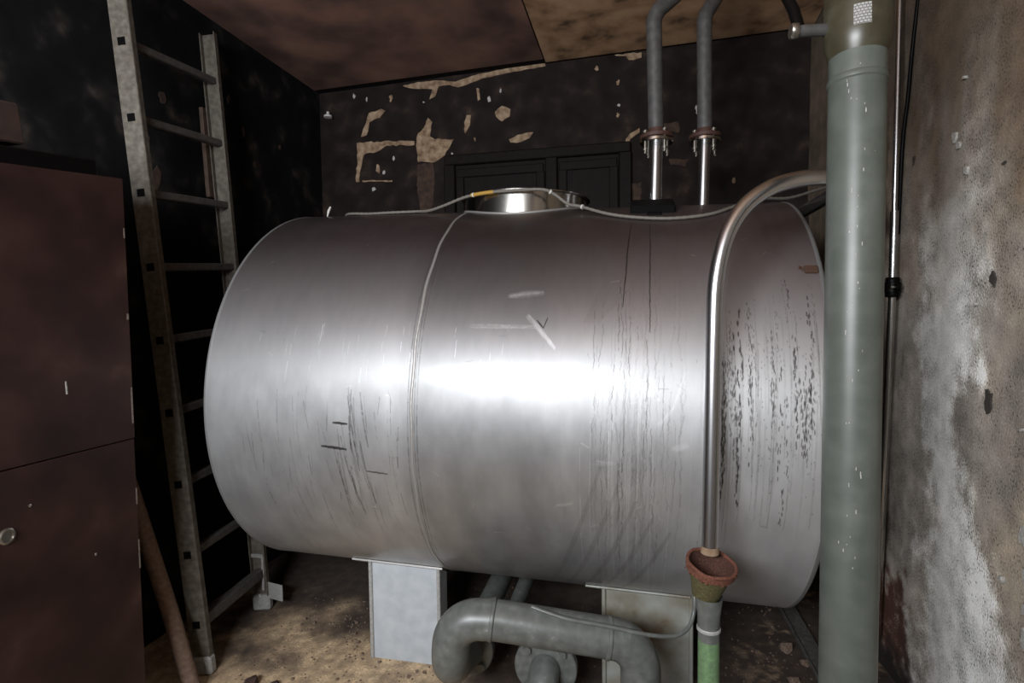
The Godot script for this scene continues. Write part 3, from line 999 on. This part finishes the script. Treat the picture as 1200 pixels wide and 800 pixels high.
# ------------------------------------------------------------------ pipes
func inlet_pipes() -> void:
	var labels := ["grey painted pipe bolted to the left of two flanged stubs on the tank", "grey painted pipe bolted to the right of two flanged stubs on the tank"]
	var k := 0
	for q in [[0.075, 1.995, 0.12, 0.029, [Vector3(0.066, 2.46, 0.12), Vector3(0.27, 2.66, 0.02), Vector3(0.34, 2.80, -0.05)]], [0.269, 2.032, -0.05, 0.029, [Vector3(0.266, 2.51, -0.05), Vector3(0.36, 2.69, -0.15), Vector3(0.38, 2.81, -0.18)]]]:
		var base := Vector3(q[0], q[1], q[2])
		var t := thing("inlet_pipe", labels[k], "pipe", base, "grey inlet pipes above the tank")
		var st := begin()
		var pts := [Vector3(0, 0.005, 0)]
		for p in q[4]:
			pts.append(p - base)
		tube(st, bent(pts, 0.09, 12), q[3], 28)
		obj("tube", st, M.dark_grey_paint, t)
		st = begin()
		lathe(st, [Vector2(0.02, 0.001), Vector2(0.060, 0.001), Vector2(0.062, 0.003), Vector2(0.062, 0.015), Vector2(0.059, 0.017), Vector2(0.034, 0.018), Vector2(0.030, 0.04)], 40)
		obj("flange", st, M.flange_rust, t)
		for j in 4:
			var a := TAU * j / 4 + 0.6
			bolt(t, Vector3(sin(a) * 0.050, 0.028, cos(a) * 0.050), Vector3.DOWN, 0.006, 0.075, "bolt", M.bolt)
		k += 1


func cable() -> void:
	var t := thing("cable", "light grey flexible cable draped over the tank and its manhole lid", "cable")
	var surf := func(x: float, z: float, up: float) -> Vector3:
		var y := R_TOP * sqrt(1.0 - pow(z / R_Z, 2))
		return Vector3(x, AXIS_Y + y + x * TANK_TILT + up, z)
	var ctl := [surf.call(-1.32, -0.06, 0.007), surf.call(-1.25, 0.06, 0.012), surf.call(-1.13, 0.10, 0.008), surf.call(-1.02, 0.12, 0.009), surf.call(-0.90, 0.13, 0.010), surf.call(-0.83, 0.165, 0.012),
		Vector3(-0.752, 1.778, 0.20), Vector3(-0.651, 1.799, 0.235), Vector3(-0.558, 1.805, 0.262), Vector3(-0.454, 1.803, 0.280), Vector3(-0.34, 1.799, 0.285), Vector3(-0.294, 1.780, 0.275), Vector3(-0.245, 1.743, 0.272), surf.call(-0.20, 0.27, 0.022), surf.call(-0.1, 0.33, 0.009),
		surf.call(0.0, 0.37, 0.008), surf.call(0.12, 0.385, 0.008), surf.call(0.24, 0.36, 0.008), surf.call(0.34, 0.28, 0.010), surf.call(0.44, 0.18, 0.016), Vector3(0.56, 1.76, 0.06), Vector3(0.72, 1.82, -0.1), Vector3(0.9, 1.88, -0.25)]
	var pts := spline(ctl, 10)
	var rad := []
	for i in pts.size():
		rad.append(0.0056 + 0.0006 * (1 if i % 2 else -1))
	var st := begin()
	tube(st, pts, rad, 12)
	obj("sheath", st, M.cable_grey, t)
	st = begin()
	tube(st, pts.slice(73, 84), 0.0072, 14)
	obj("yellow_tape", st, M.tape_yellow, t)
	for i in [74, 106, 131]:
		st = begin()
		var d: Vector3 = (pts[i + 1] - pts[i]).normalized()
		lathe(st, [Vector2(0.006, -0.003), Vector2(0.0088, -0.003), Vector2(0.0088, 0.003), Vector2(0.006, 0.003)], 16, along(pts[i], d))
		obj("cable_tie", st, M.white_plastic, t)


func overflow() -> void:
	var t := thing("overflow_pipe", "bright bent steel overflow tube running down the front of the tank into the rusty funnel", "pipe")
	var ctl := [Vector3(0.181, 0.725, 0.868), Vector3(0.184, 0.90, 0.860), Vector3(0.188, 1.1, 0.850), Vector3(0.192, 1.28, 0.840), Vector3(0.199, 1.42, 0.830), Vector3(0.224, 1.530, 0.819), Vector3(0.268, 1.605, 0.804), Vector3(0.330, 1.652, 0.789), Vector3(0.395, 1.673, 0.773), Vector3(0.46, 1.680, 0.755), Vector3(0.52, 1.683, 0.71), Vector3(0.56, 1.685, 0.63), Vector3(0.575, 1.687, 0.5), Vector3(0.58, 1.69, 0.2), Vector3(0.585, 1.69, -0.3), Vector3(0.59, 1.69, -0.93)]
	var st := begin()
	tube(st, spline(ctl, 10), 0.0205, 32)
	obj("tube", st, M.chrome, t)
	# limescale ring at the lower end
	st = begin()
	lathe(st, [Vector2(0.019, -0.012), Vector2(0.0225, -0.010), Vector2(0.0225, 0.004), Vector2(0.020, 0.008)], 28, Transform3D(Basis(), Vector3(0.181, 0.735, 0.868)))
	obj("scale_ring", st, M.plaster, t)

	var f := thing("drain_funnel", "rusty funnel on top of an upright green and grey drain pipe", "funnel", Vector3(0.177, 0.0, 0.880))
	# the cup sits a little crooked on its pipe
	var lean := Basis.from_euler(Vector3(0.20, 0, -0.13))
	var cup := Transform3D(lean, Vector3(-0.004, 0.635, -0.006) - lean * Vector3(0, 0.62, 0))
	st = begin()
	lathe(st, [Vector2(0.034, 0.600), Vector2(0.042, 0.635), Vector2(0.056, 0.680), Vector2(0.060, 0.694)], 40, cup, 60)
	obj("cone", st, M.funnel_green, f)
	st = begin()
	var path := []
	for k in 49:
		var a := TAU * k / 48
		path.append(cup * Vector3(sin(a) * 0.0585, 0.694 + 0.0015 * sin(a * 5.0), cos(a) * 0.0585))
	tube(st, path, 0.0045, 10, false)
	lathe(st, [Vector2(0.0555, 0.672), Vector2(0.0605, 0.676), Vector2(0.0625, 0.692)], 40, cup)
	obj("rim", st, M.funnel_rust, f)
	st = begin()
	lathe(st, [Vector2(0.0555, 0.694), Vector2(0.049, 0.668), Vector2(0.036, 0.640), Vector2(0.0, 0.632)], 40, cup, 60)
	obj("rust_lining", st, M.lining_rust, f)
	# the overflow has left the rim crusted
	st = begin()
	for k in 60:
		var a := rng.randf() * TAU
		var r := rng.randf_range(0.058, 0.063)
		var s := rng.randf_range(0.002, 0.005)
		box(st, cup * Vector3(sin(a) * r, 0.690 + rng.randf_range(-0.02, 0.004), cos(a) * r), Vector3(s, s, s), Basis.from_euler(Vector3(a, a * 2, 0)), 0.001)
	var crust := obj("rust_crust", st, M.funnel_rust, f)
	crust.set_meta("kind", "stuff")
	st = begin()
	lathe(st, [Vector2(0.026, 0.535), Vector2(0.0275, 0.538), Vector2(0.028, 0.57), Vector2(0.0345, 0.618)], 36)
	obj("socket", st, M.grey_paint, f)
	st = begin()
	lathe(st, [Vector2(0.026, 0.528), Vector2(0.0295, 0.531), Vector2(0.0295, 0.537), Vector2(0.027, 0.540)], 36)
	obj("weld_ring", st, M.galvanised, f)
	st = begin()
	tube(st, [Vector3(0, 0.53, 0), Vector3(0, 0.505, 0)], 0.0262, 36)
	obj("grey_section", st, M.grey_paint, f)
	st = begin()
	tube(st, [Vector3(0, 0.505, 0), Vector3(0, 0.0, 0)], 0.0264, 36)
	obj("green_section", st, M.green_paint, f)


func big_pipe() -> void:
	var t := thing("vent_pipe", "thick grey-green painted upright pipe standing in front of the tank's right end", "pipe", Vector3(0.431, 0, 1.074))
	var ax := Vector3(0.019, 1, -0.0541)
	var st := begin()
	tube(st, [Vector3.ZERO, ax * 0.6, ax * 1.2, ax * 1.95], 0.0552, 56)
	obj("pipe_body", st, M.green_grey_paint, t)
	var xf := along(Vector3.ZERO, ax)
	st = begin()
	lathe(st, [Vector2(0.0552, 1.825), Vector2(0.0580, 1.828), Vector2(0.0585, 1.833), Vector2(0.0575, 1.838), Vector2(0.0552, 1.841)], 56, xf)
	obj("joint_ring", st, M.green_grey_paint, t)
	st = begin()
	lathe(st, [Vector2(0.0552, 1.885), Vector2(0.060, 1.898), Vector2(0.0645, 1.915), Vector2(0.0655, 1.93), Vector2(0.0655, 2.10), Vector2(0.064, 2.112), Vector2(0.0552, 2.118)], 56, xf)
	obj("sleeve", st, M.olive_sleeve, t)
	st = begin()
	tube(st, [ax * 2.1, ax * 2.77], 0.0552, 48)
	obj("upper_pipe", st, M.olive_sleeve, t)
	# small branch towards the left with its nut
	var p := ax * 1.95
	st = begin()
	tube(st, [p + Vector3(-0.05, 0, 0), p + Vector3(-0.125, 0.0, 0.012)], 0.0125, 24)
	obj("branch", st, M.dark_grey_paint, t)
	st = begin()
	lathe(st, [Vector2(0, 0), Vector2(0.015, 0), Vector2(0.017, 0.003), Vector2(0.017, 0.013), Vector2(0.015, 0.016), Vector2(0, 0.016)], 8, along(p + Vector3(-0.138, 0.0, 0.014), Vector3(1, 0, -0.1)))
	obj("nut", st, M.bolt, t)
	st = begin()
	tube(st, [p + Vector3(-0.118, 0.0, 0.010), p + Vector3(-0.128, 0.05, 0.0), p + Vector3(-0.15, 0.14, -0.04)], 0.012, 16)
	obj("elbow", st, M.black_iron, t)
	# painted flash highlight, a thin white sheet curved round the sleeve
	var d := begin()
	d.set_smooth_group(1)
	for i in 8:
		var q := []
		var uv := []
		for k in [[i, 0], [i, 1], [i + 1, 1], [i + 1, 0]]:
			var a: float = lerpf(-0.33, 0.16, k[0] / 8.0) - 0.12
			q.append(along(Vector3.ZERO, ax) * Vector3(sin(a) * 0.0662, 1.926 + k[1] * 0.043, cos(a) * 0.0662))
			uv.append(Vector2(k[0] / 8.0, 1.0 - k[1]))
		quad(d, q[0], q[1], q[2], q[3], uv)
	obj("flash_glint", d, M.flash_glint, t)
	# chipped spots of paint down the front
	st = begin()
	for k in 46:
		var a := rng.randfn(-0.34, 0.2)
		var y := rng.randf_range(0.75, 1.85)
		var c := xf * Vector3(sin(a) * 0.0552, y, cos(a) * 0.0552)
		var w := rng.randf_range(0.0008, 0.0022)
		box(st, c, Vector3(w, w * rng.randf_range(1.5, 5.0), 0.0012), Basis(Vector3.UP, a), 0.0003)
	obj("paint_chip", st, M.white_flake, t).set_meta("kind", "stuff")


func rods() -> void:
	var t := thing("wall_tube", "thin polished tube clipped upright to the stained right wall, with a black clamp", "tube")
	var st := begin()
	var a := Vector3(0.862, 2.76, 0.19)
	var b := Vector3(0.862, 1.42, 0.170)
	var c := Vector3(0.866, 0.12, 0.085)
	tube(st, [a, b], 0.0085, 20)
	obj("upper_tube", st, M.chrome, t)
	st = begin()
	tube(st, [b.lerp(a, 0.19), b + Vector3(0, -0.005, 0)], 0.0125, 20)
	obj("sleeve", st, M.chrome, t)
	st = begin()
	tube(st, [b, c], 0.0115, 20)
	obj("lower_tube", st, M.bright_steel, t)
	# clamp: two half shells with screws and a stem into the wall
	var cl := Node3D.new()
	cl.name = "clamp"
	cl.position = b + Vector3(0, -0.005, 0)
	t.add_child(cl)
	st = begin()
	lathe(st, [Vector2(0.0115, -0.034), Vector2(0.020, -0.034), Vector2(0.022, -0.030), Vector2(0.022, -0.018), Vector2(0.026, -0.016), Vector2(0.026, 0.016), Vector2(0.022, 0.018), Vector2(0.022, 0.030), Vector2(0.020, 0.034), Vector2(0.0115, 0.034)], 24)
	obj("shell", st, M.black_iron, cl)
	for e in [-0.034, 0.034]:
		st = begin()
		box(st, Vector3(0, 0, e), Vector3(0.014, 0.022, 0.026))
		obj("ear", st, M.black_iron, cl)
		st = begin()
		lathe(st, [Vector2(0, -0.012), Vector2(0.005, -0.012), Vector2(0.005, 0.012), Vector2(0, 0.012)], 10, along(Vector3(-0.008, 0, e), Vector3.RIGHT))
		obj("screw", st, M.bright_steel, cl)
	st = begin()
	tube(st, [Vector3(0.02, 0, 0), Vector3(0.055, 0, 0)], 0.006, 10)
	obj("stem", st, M.bolt, cl)
	# a second tube close beside it
	st = begin()
	tube(st, [Vector3(0.878, 1.40, 0.135), Vector3(0.880, 0.12, 0.055)], 0.0085, 16)
	tag(obj("wall_tube", st, M.bright_steel), "thinner second tube close against the right wall, below the black clamp", "tube")
	st = begin()
	tube(st, spline([Vector3(0.889, 2.77, 0.31), Vector3(0.889, 2.45, 0.27), Vector3(0.889, 2.2, 0.215), Vector3(0.889, 2.05, 0.19), Vector3(0.886, 1.9, 0.165), Vector3(0.886, 1.6, 0.145)], 8), 0.006, 10)
	tag(obj("wall_cable", st, M.black_iron), "dark thin cable curving down the stained right wall from the ceiling", "cable")


func low_pipes() -> void:
	# the front one: from a flange under the tank, round and along to the right, then down
	var t := thing("looped_pipe", "thick grey pipe looping out from under the tank in front of its right leg", "pipe")
	var r := 0.058
	var fz := 0.55
	var st := begin()
	tube(st, [Vector3(-0.572, 0.215, -0.4), Vector3(-0.572, 0.195, fz - 0.02)], 0.045, 32)
	obj("rear_pipe", st, M.grey_paint, t)
	st = begin()
	tube(st, bent([Vector3(-0.572, 0.195, fz + 0.01), Vector3(-0.552, 0.285, 0.795), Vector3(-0.537, 0.437, 0.80), Vector3(-0.415, 0.438, 0.782)], 0.085, 14), r, 36)
	obj("elbow", st, M.grey_paint, t)
	st = begin()
	tube(st, [Vector3(-0.42, 0.438, 0.7826), Vector3(-0.082, 0.392, 0.732)], r * 0.985, 36)
	obj("straight_pipe", st, M.grey_paint, t)
	st = begin()
	tube(st, bent([Vector3(-0.084, 0.3925, 0.732), Vector3(0.008, 0.380, 0.718), Vector3(0.008, 0.0, 0.725)], 0.095, 14), r, 36)
	obj("elbow", st, M.grey_paint, t)
	for p in [Vector3(-0.42, 0.438, 0.7826), Vector3(-0.083, 0.392, 0.732)]:
		st = begin()
		lathe(st, [Vector2(r * 0.98, -0.007), Vector2(r + 0.003, -0.004), Vector2(r + 0.0035, 0), Vector2(r + 0.003, 0.004), Vector2(r * 0.98, 0.007)], 36, along(p, Vector3(0.338, -0.046, -0.051)))
		obj("weld_ring", st, M.grey_paint, t)
	st = begin()
	lathe(st, [Vector2(0.03, -0.018), Vector2(0.089, -0.014), Vector2(0.092, -0.011), Vector2(0.092, 0.011), Vector2(0.089, 0.014), Vector2(0.055, 0.014)], 48, along(Vector3(-0.572, 0.195, fz), Vector3.BACK))
	obj("flange", st, M.grey_paint, t)
	for k in 4:
		var a := TAU * (k + 0.5) / 4
		bolt(t, Vector3(-0.572 + sin(a) * 0.074, 0.195 + cos(a) * 0.074, fz + 0.026), Vector3.FORWARD, 0.008, 0.05, "bolt", M.grey_paint)
	# the second: out of its flange and straight down
	var u := thing("bent_pipe", "short grey flanged pipe bending down to the floor between the tank legs", "pipe")
	st = begin()
	tube(st, bent([Vector3(-0.455, 0.235, -0.4), Vector3(-0.455, 0.215, 0.36), Vector3(-0.30, 0.160, 0.44), Vector3(-0.300, 0.160, fz - 0.01)], 0.1, 8), 0.032, 28)
	obj("rear_pipe", st, M.grey_paint, u)
	st = begin()
	tube(st, bent([Vector3(-0.300, 0.165, fz + 0.01), Vector3(-0.300, 0.165, 0.635), Vector3(-0.300, 0.0, 0.645)], 0.07, 12), 0.050, 36)
	obj("elbow", st, M.grey_paint, u)
	st = begin()
	lathe(st, [Vector2(0.03, -0.018), Vector2(0.102, -0.018), Vector2(0.105, -0.015), Vector2(0.105, 0.012), Vector2(0.102, 0.015), Vector2(0.05, 0.018)], 48, along(Vector3(-0.300, 0.165, fz), Vector3.BACK))
	obj("flange", st, M.grey_paint, u)
	for k in 4:
		var a := TAU * (k + 0.5) / 4
		bolt(u, Vector3(-0.300 + sin(a) * 0.083, 0.165 + cos(a) * 0.083, fz + 0.030), Vector3.FORWARD, 0.008, 0.05, "bolt", M.grey_paint)
	# thin drain tube lying on the front pipe
	st = begin()
	tube(st, spline([Vector3(-0.30, 0.492, 0.790), Vector3(-0.20, 0.471, 0.795), Vector3(-0.08, 0.452, 0.780), Vector3(0.03, 0.434, 0.768), Vector3(0.10, 0.425, 0.745), Vector3(0.140, 0.435, 0.715), Vector3(0.158, 0.465, 0.69), Vector3(0.163, 0.52, 0.67), Vector3(0.163, 0.60, 0.60)], 10), 0.0058, 14)
	tag(obj("drain_tube", st, M.grey_paint), "thin metal tube lying on the grey looped pipe and curving up beside the funnel", "tube")


# ------------------------------------------------------------------ left side
func ladder() -> void:
	var t := thing("ladder", "weathered grey ladder with square rungs leaning against the sooty left wall", "ladder")
	var lb := Vector3(-1.60, 0.0, 0.61)
	var lt := Vector3(-1.80, 2.476, 0.655)
	var rb := Vector3(-1.685, 0.0, 0.142)
	var rt := Vector3(-1.895, 2.63, 0.10)
	var across := (lb - rb).normalized()
	for s in 2:
		var b: Vector3 = lb if s == 0 else rb
		var e: Vector3 = lt + (lt - lb) * 0.10 if s == 0 else rt
		b = b + (e - b).normalized() * 0.035
		var y := (e - b).normalized()
		var z := (across - y * across.dot(y)).normalized()
		var x := y.cross(z)
		var bs := Basis(x, y, z)
		var length := (e - b).length()
		var st := begin()
		# a channel: web on the outside, two lips turned inwards
		var side := 1.0 if s == 0 else -1.0
		box(st, b + y * length / 2, Vector3(0.070, length, 0.006), bs, 0.002)
		for k in [-1, 1]:
			box(st, b + y * length / 2 + x * (k * 0.033) - z * (0.012 * side), Vector3(0.005, length, 0.026), bs, 0.002)
		obj("stile", st, M.ladder_grey, t)
		# square rung ends showing in the outer face
		for k in 9:
			var f := 0.942 - 0.108 * k if s == 0 else 0.92 - 0.107 * k
			var c: Vector3 = (lb + (lt - lb) * f) if s == 0 else (rb + (rt - rb) * f)
			st = begin()
			for q in [[0.012, 0, 0.004, 0.028], [-0.012, 0, 0.004, 0.028], [0, 0.012, 0.028, 0.004], [0, -0.012, 0.028, 0.004]]:
				box(st, c + x * q[0] + y * q[1] + z * 0.0035 * side, Vector3(q[2], q[3], 0.004), bs, 0.001)
			box(st, c + z * 0.0035 * side, Vector3(0.021, 0.021, 0.002), bs, 0.0005)
			obj("rung_end", st, M.black_iron, t)
		# rubber foot
		st = begin()
		box(st, b + y * 0.0 - z * (0.008 * side), Vector3(0.082, 0.07, 0.04), bs, 0.008)
		obj("foot", st, M.galvanised, t)
	for k in 9:
		var a := lb + (lt - lb) * (0.942 - 0.108 * k)
		var b := rb + (rt - rb) * (0.92 - 0.107 * k)
		var z := (a - b).normalized()
		var y := (lt - lb).normalized()
		y = (y - z * y.dot(z)).normalized()
		var st := begin()
		var w := 0.030 if k < 8 else 0.042
		box(st, (a + b) / 2, Vector3(w, w, (a - b).length() - 0.01), Basis(y.cross(z), y, z), 0.004)
		obj("rung", st, M.rung_grey, t)
	# hook plates at the right foot
	var st := begin()
	var y := (rt - rb).normalized()
	box(st, rb + y * 0.17 + Vector3(0.02, 0, 0.012), Vector3(0.012, 0.16, 0.012), Basis(), 0.003)
	box(st, rb + y * 0.25 + Vector3(0.0, 0, 0.014), Vector3(0.06, 0.018, 0.014), Basis(), 0.003)
	box(st, rb + y * 0.09 + Vector3(0.075, 0, 0.012), Vector3(0.09, 0.075, 0.008), Basis(Vector3.UP, -0.2), 0.003)
	box(st, rb + y * 0.06 + Vector3(-0.01, 0, 0.02), Vector3(0.04, 0.02, 0.02), Basis(Vector3.BACK, 0.6), 0.003)
	obj("hook_plate", st, M.galvanised, t)
	# wooden batten standing behind the ladder
	st = begin()
	box(st, Vector3(-1.925, 2.10, 0.10), Vector3(0.02, 0.40, 0.055), Basis(Vector3.RIGHT, 0.06), 0.004)
	tag(obj("batten", st, M.wood_brown), "short brown wooden batten on the left wall behind the upper ladder rungs", "batten")


func cabinet() -> void:
	var x := -1.5
	var zf := 0.945
	var zn := 2.2
	var t := thing("cabinet", "tall dark red-brown sheet metal cabinet at the left edge", "cabinet", Vector3(x, 0, zf))
	var st := begin()
	box(st, Vector3(-0.22, 0.80, (zn - zf) / 2), Vector3(0.40, 1.60, zn - zf - 0.006), Basis(), 0.004)
	obj("body", st, M.black_soot, t)
	st = begin()
	plate(st, PackedVector2Array([Vector2(0, 0.981), Vector2(zf - zn, 0.981), Vector2(zf - zn, 1.62), Vector2(0, 1.762)]), 0.02, Transform3D(Basis(Vector3.FORWARD, Vector3.UP, Vector3.RIGHT), Vector3(-0.02, 0, 0)))
	obj("upper_panel", st, M.cabinet_brown, t)
	st = begin()
	box(st, Vector3(-0.010, 0.4885, (zn - zf) / 2), Vector3(0.02, 0.977, zn - zf), Basis(), 0.003)
	var low := obj("lower_panel", st, M.cabinet_brown, t)
	# round knob and screws
	st = begin()
	lathe(st, [Vector2(0.020, 0), Vector2(0.020, 0.003), Vector2(0.016, 0.006), Vector2(0.013, 0.006), Vector2(0.012, 0.002), Vector2(0, 0.002)], 24, along(Vector3(0.0, 0.818, 0.364), Vector3.RIGHT))
	obj("lock_ring", st, M.bolt, low)
	for q in [[0.875, 0.308], [0.678, 0.143]]:
		st = begin()
		lathe(st, [Vector2(0.004, 0), Vector2(0.004, 0.002), Vector2(0, 0.004)], 12, along(Vector3(0, q[0], q[1]), Vector3.RIGHT))
		obj("screw", st, M.bright_steel, low)
	# worn spots where the paint is off the far edge
	for q in [[1.35, 0.006, 0.018], [1.08, 0.005, 0.11], [0.80, 0.004, 0.05], [0.62, 0.004, 0.09], [1.6, 0.004, 0.03]]:
		st = begin()
		box(st, Vector3(0.0003, q[0], q[1] * 0.5 + 0.001), Vector3(0.001, q[2], q[1]), Basis(), 0.0)
		obj("worn_spot", st, M.worn_edge, t)
	st = begin()
	box(st, Vector3(0.0004, 1.16, 0.20), Vector3(0.0012, 0.035, 0.004), Basis(Vector3.RIGHT, 0.05), 0.0)
	obj("scratch", st, M.white_flake, t)
	# black slab on the top
	st = begin()
	box(st, Vector3(-0.21, 1.715, 0.60), Vector3(0.41, 0.046, 1.06), Basis(Vector3.RIGHT, 0.113), 0.004)
	tag(obj("top_slab", st, M.black_iron), "black sooty slab lying on top of the brown cabinet", "slab")
	get_node("top_slab").position = Vector3(x, 0, zf)
	st = begin()
	box(st, Vector3(x - 0.08, 1.800, zf + 0.63), Vector3(0.10, 0.10, 0.76), Basis(Vector3.RIGHT, 0.113), 0.004)
	tag(obj("wooden_block", st, M.block_brown), "brown wooden block standing on the black slab above the cabinet", "block")
	# pole
	st = begin()
	tube(st, [Vector3(-1.535, 0.0, 0.72), Vector3(-1.62, 0.30, 0.725), Vector3(-1.715, 0.60, 0.73), Vector3(-1.94, 1.3, 0.74)], 0.027, 20)
	tag(obj("pole", st, M.pole_rust), "rusty brown pole leaning behind the cabinet at the foot of the ladder", "pole")


# ------------------------------------------------------------------ small things
func bits() -> void:
	var st := begin()
	# flat bar on the floor beside the thick pipe
	st = begin()
	var d := Vector3(0.012, 0, 0.46).normalized()
	var bs := Basis(d.cross(Vector3.UP).normalized() * -1.0, Vector3.UP, d)
	box(st, Vector3(0.66, 0.006, 0.0), Vector3(0.065, 0.010, 0.62), bs, 0.002)
	for s in [-1, 1]:
		box(st, Vector3(0.66, 0.014, 0.0) + bs.x * (0.030 * s), Vector3(0.006, 0.018, 0.62), bs, 0.002)
	tag(obj("steel_channel", st, M.rung_grey), "narrow steel channel lying on the floor between the tank and the right wall", "channel")
	# white fittings on the back wall
	st = begin()
	lathe(st, [Vector2(0.0, 0.0), Vector2(0.026, 0.0), Vector2(0.024, 0.012), Vector2(0.010, 0.020), Vector2(0.008, 0.035), Vector2(0, 0.036)], 18, Transform3D(Basis(), Vector3(-1.89, 2.592, -0.89)))
	tag(obj("wall_fitting", st, M.white_plastic), "small white cap in the dark corner under the ceiling", "fitting")
	st = begin()
	tube(st, [Vector3(-1.352, 1.787, 0.06), Vector3(-1.350, 1.815, 0.05), Vector3(-1.343, 1.835, 0.045)], [0.002, 0.006, 0.004], 8)
	tag(obj("paper_scrap", st, M.white_plastic), "tiny white scrap sticking up at the tank's upper left end", "scrap")
	# rubble: bigger lumps as things, grit as one
	var lumps := [[-1.38, 0.63, 0.032, "brick_red"], [-1.33, 0.67, 0.026, "brick_red"], [-1.29, 0.62, 0.02, "brick_red"], [-1.43, 0.68, 0.022, "brick_red"], [-1.24, 0.67, 0.02, "rubble"], [0.62, 0.10, 0.02, "rubble"], [0.57, 0.02, 0.03, "rubble"], [0.55, 0.22, 0.022, "rubble"]]
	var what := ["largest dark brown brick lump on the floor by the ladder foot", "brown brick lump right of the largest one by the ladder foot", "small brown brick lump furthest back by the ladder foot", "brown brick lump closest to the pole's foot", "pale stone lump at the right of the brown brick lumps", "stone lump nearest the steel channel on the floor", "larger stone lump on the floor behind the thick pipe", "stone lump on the floor closest to the thick pipe"]
	for k in lumps.size():
		var q: Array = lumps[k]
		var o := thing("rubble_lump", what[k], "rubble", Vector3(q[0], 0, q[1]), "rubble lumps on the floor")
		st = begin()
		lump(st, Vector3(0, q[2] * 0.3, 0), q[2])
		obj("stone", st, M[q[3]], o)
	var mm := MultiMesh.new()
	mm.transform_format = MultiMesh.TRANSFORM_3D
	st = begin()
	lump(st, Vector3.ZERO, 1.0)
	st.generate_normals()
	mm.mesh = st.commit()
	mm.mesh.surface_set_material(0, M.rubble)
	var spots := []
	for k in 900:
		var c: Vector2
		var pick := rng.randf()
		if pick < 0.45:
			c = Vector2(rng.randf_range(-1.5, -0.6), rng.randf_range(0.0, 0.9))
		elif pick < 0.8:
			c = Vector2(rng.randf_range(0.3, 0.88), rng.randf_range(-0.6, 0.6))
		else:
			c = Vector2(rng.randf_range(-1.6, 0.6), rng.randf_range(-0.3, 1.0))
		spots.append(c)
	# a trail of flakes behind the left leg
	for k in 60:
		spots.append(Vector2(-1.25, 0.12).lerp(Vector2(-1.08, 0.42), rng.randf()) + Vector2(rng.randfn(0, 0.015), rng.randfn(0, 0.015)))
	mm.instance_count = spots.size()
	for k in spots.size():
		var s := rng.randf_range(0.0018, 0.0055) * (1.8 if rng.randf() < 0.1 else 1.0)
		mm.set_instance_transform(k, Transform3D(Basis.from_euler(Vector3(rng.randf() * TAU, rng.randf() * TAU, 0)).scaled(Vector3(s, s, s)), Vector3(spots[k].x, s * 0.4, spots[k].y)))
	var g := MultiMeshInstance3D.new()
	g.name = "floor_grit"
	g.multimesh = mm
	g.set_meta("kind", "stuff")
	tag(g, "loose grit and plaster flakes scattered over the concrete floor", "grit")
	add_child(g)


func lump(st: SurfaceTool, c: Vector3, r: float) -> void:
	# an angular stone: an icosahedron pulled about
	var f := (1.0 + sqrt(5.0)) / 2.0
	var v := []
	for q in [[-1, f, 0], [1, f, 0], [-1, -f, 0], [1, -f, 0], [0, -1, f], [0, 1, f], [0, -1, -f], [0, 1, -f], [f, 0, -1], [f, 0, 1], [-f, 0, -1], [-f, 0, 1]]:
		v.append(c + Vector3(q[0], q[1] * 0.6, q[2]).normalized() * r * rng.randf_range(0.7, 1.15))
	for q in [[0, 11, 5], [0, 5, 1], [0, 1, 7], [0, 7, 10], [0, 10, 11], [1, 5, 9], [5, 11, 4], [11, 10, 2], [10, 7, 6], [7, 1, 8], [3, 9, 4], [3, 4, 2], [3, 2, 6], [3, 6, 8], [3, 8, 9], [4, 9, 5], [2, 4, 11], [6, 2, 10], [8, 6, 7], [9, 8, 1]]:
		var m: Vector3 = (v[q[0]] + v[q[1]] + v[q[2]]) / 3 - c
		tri_out(st, v[q[0]], v[q[1]], v[q[2]], m)
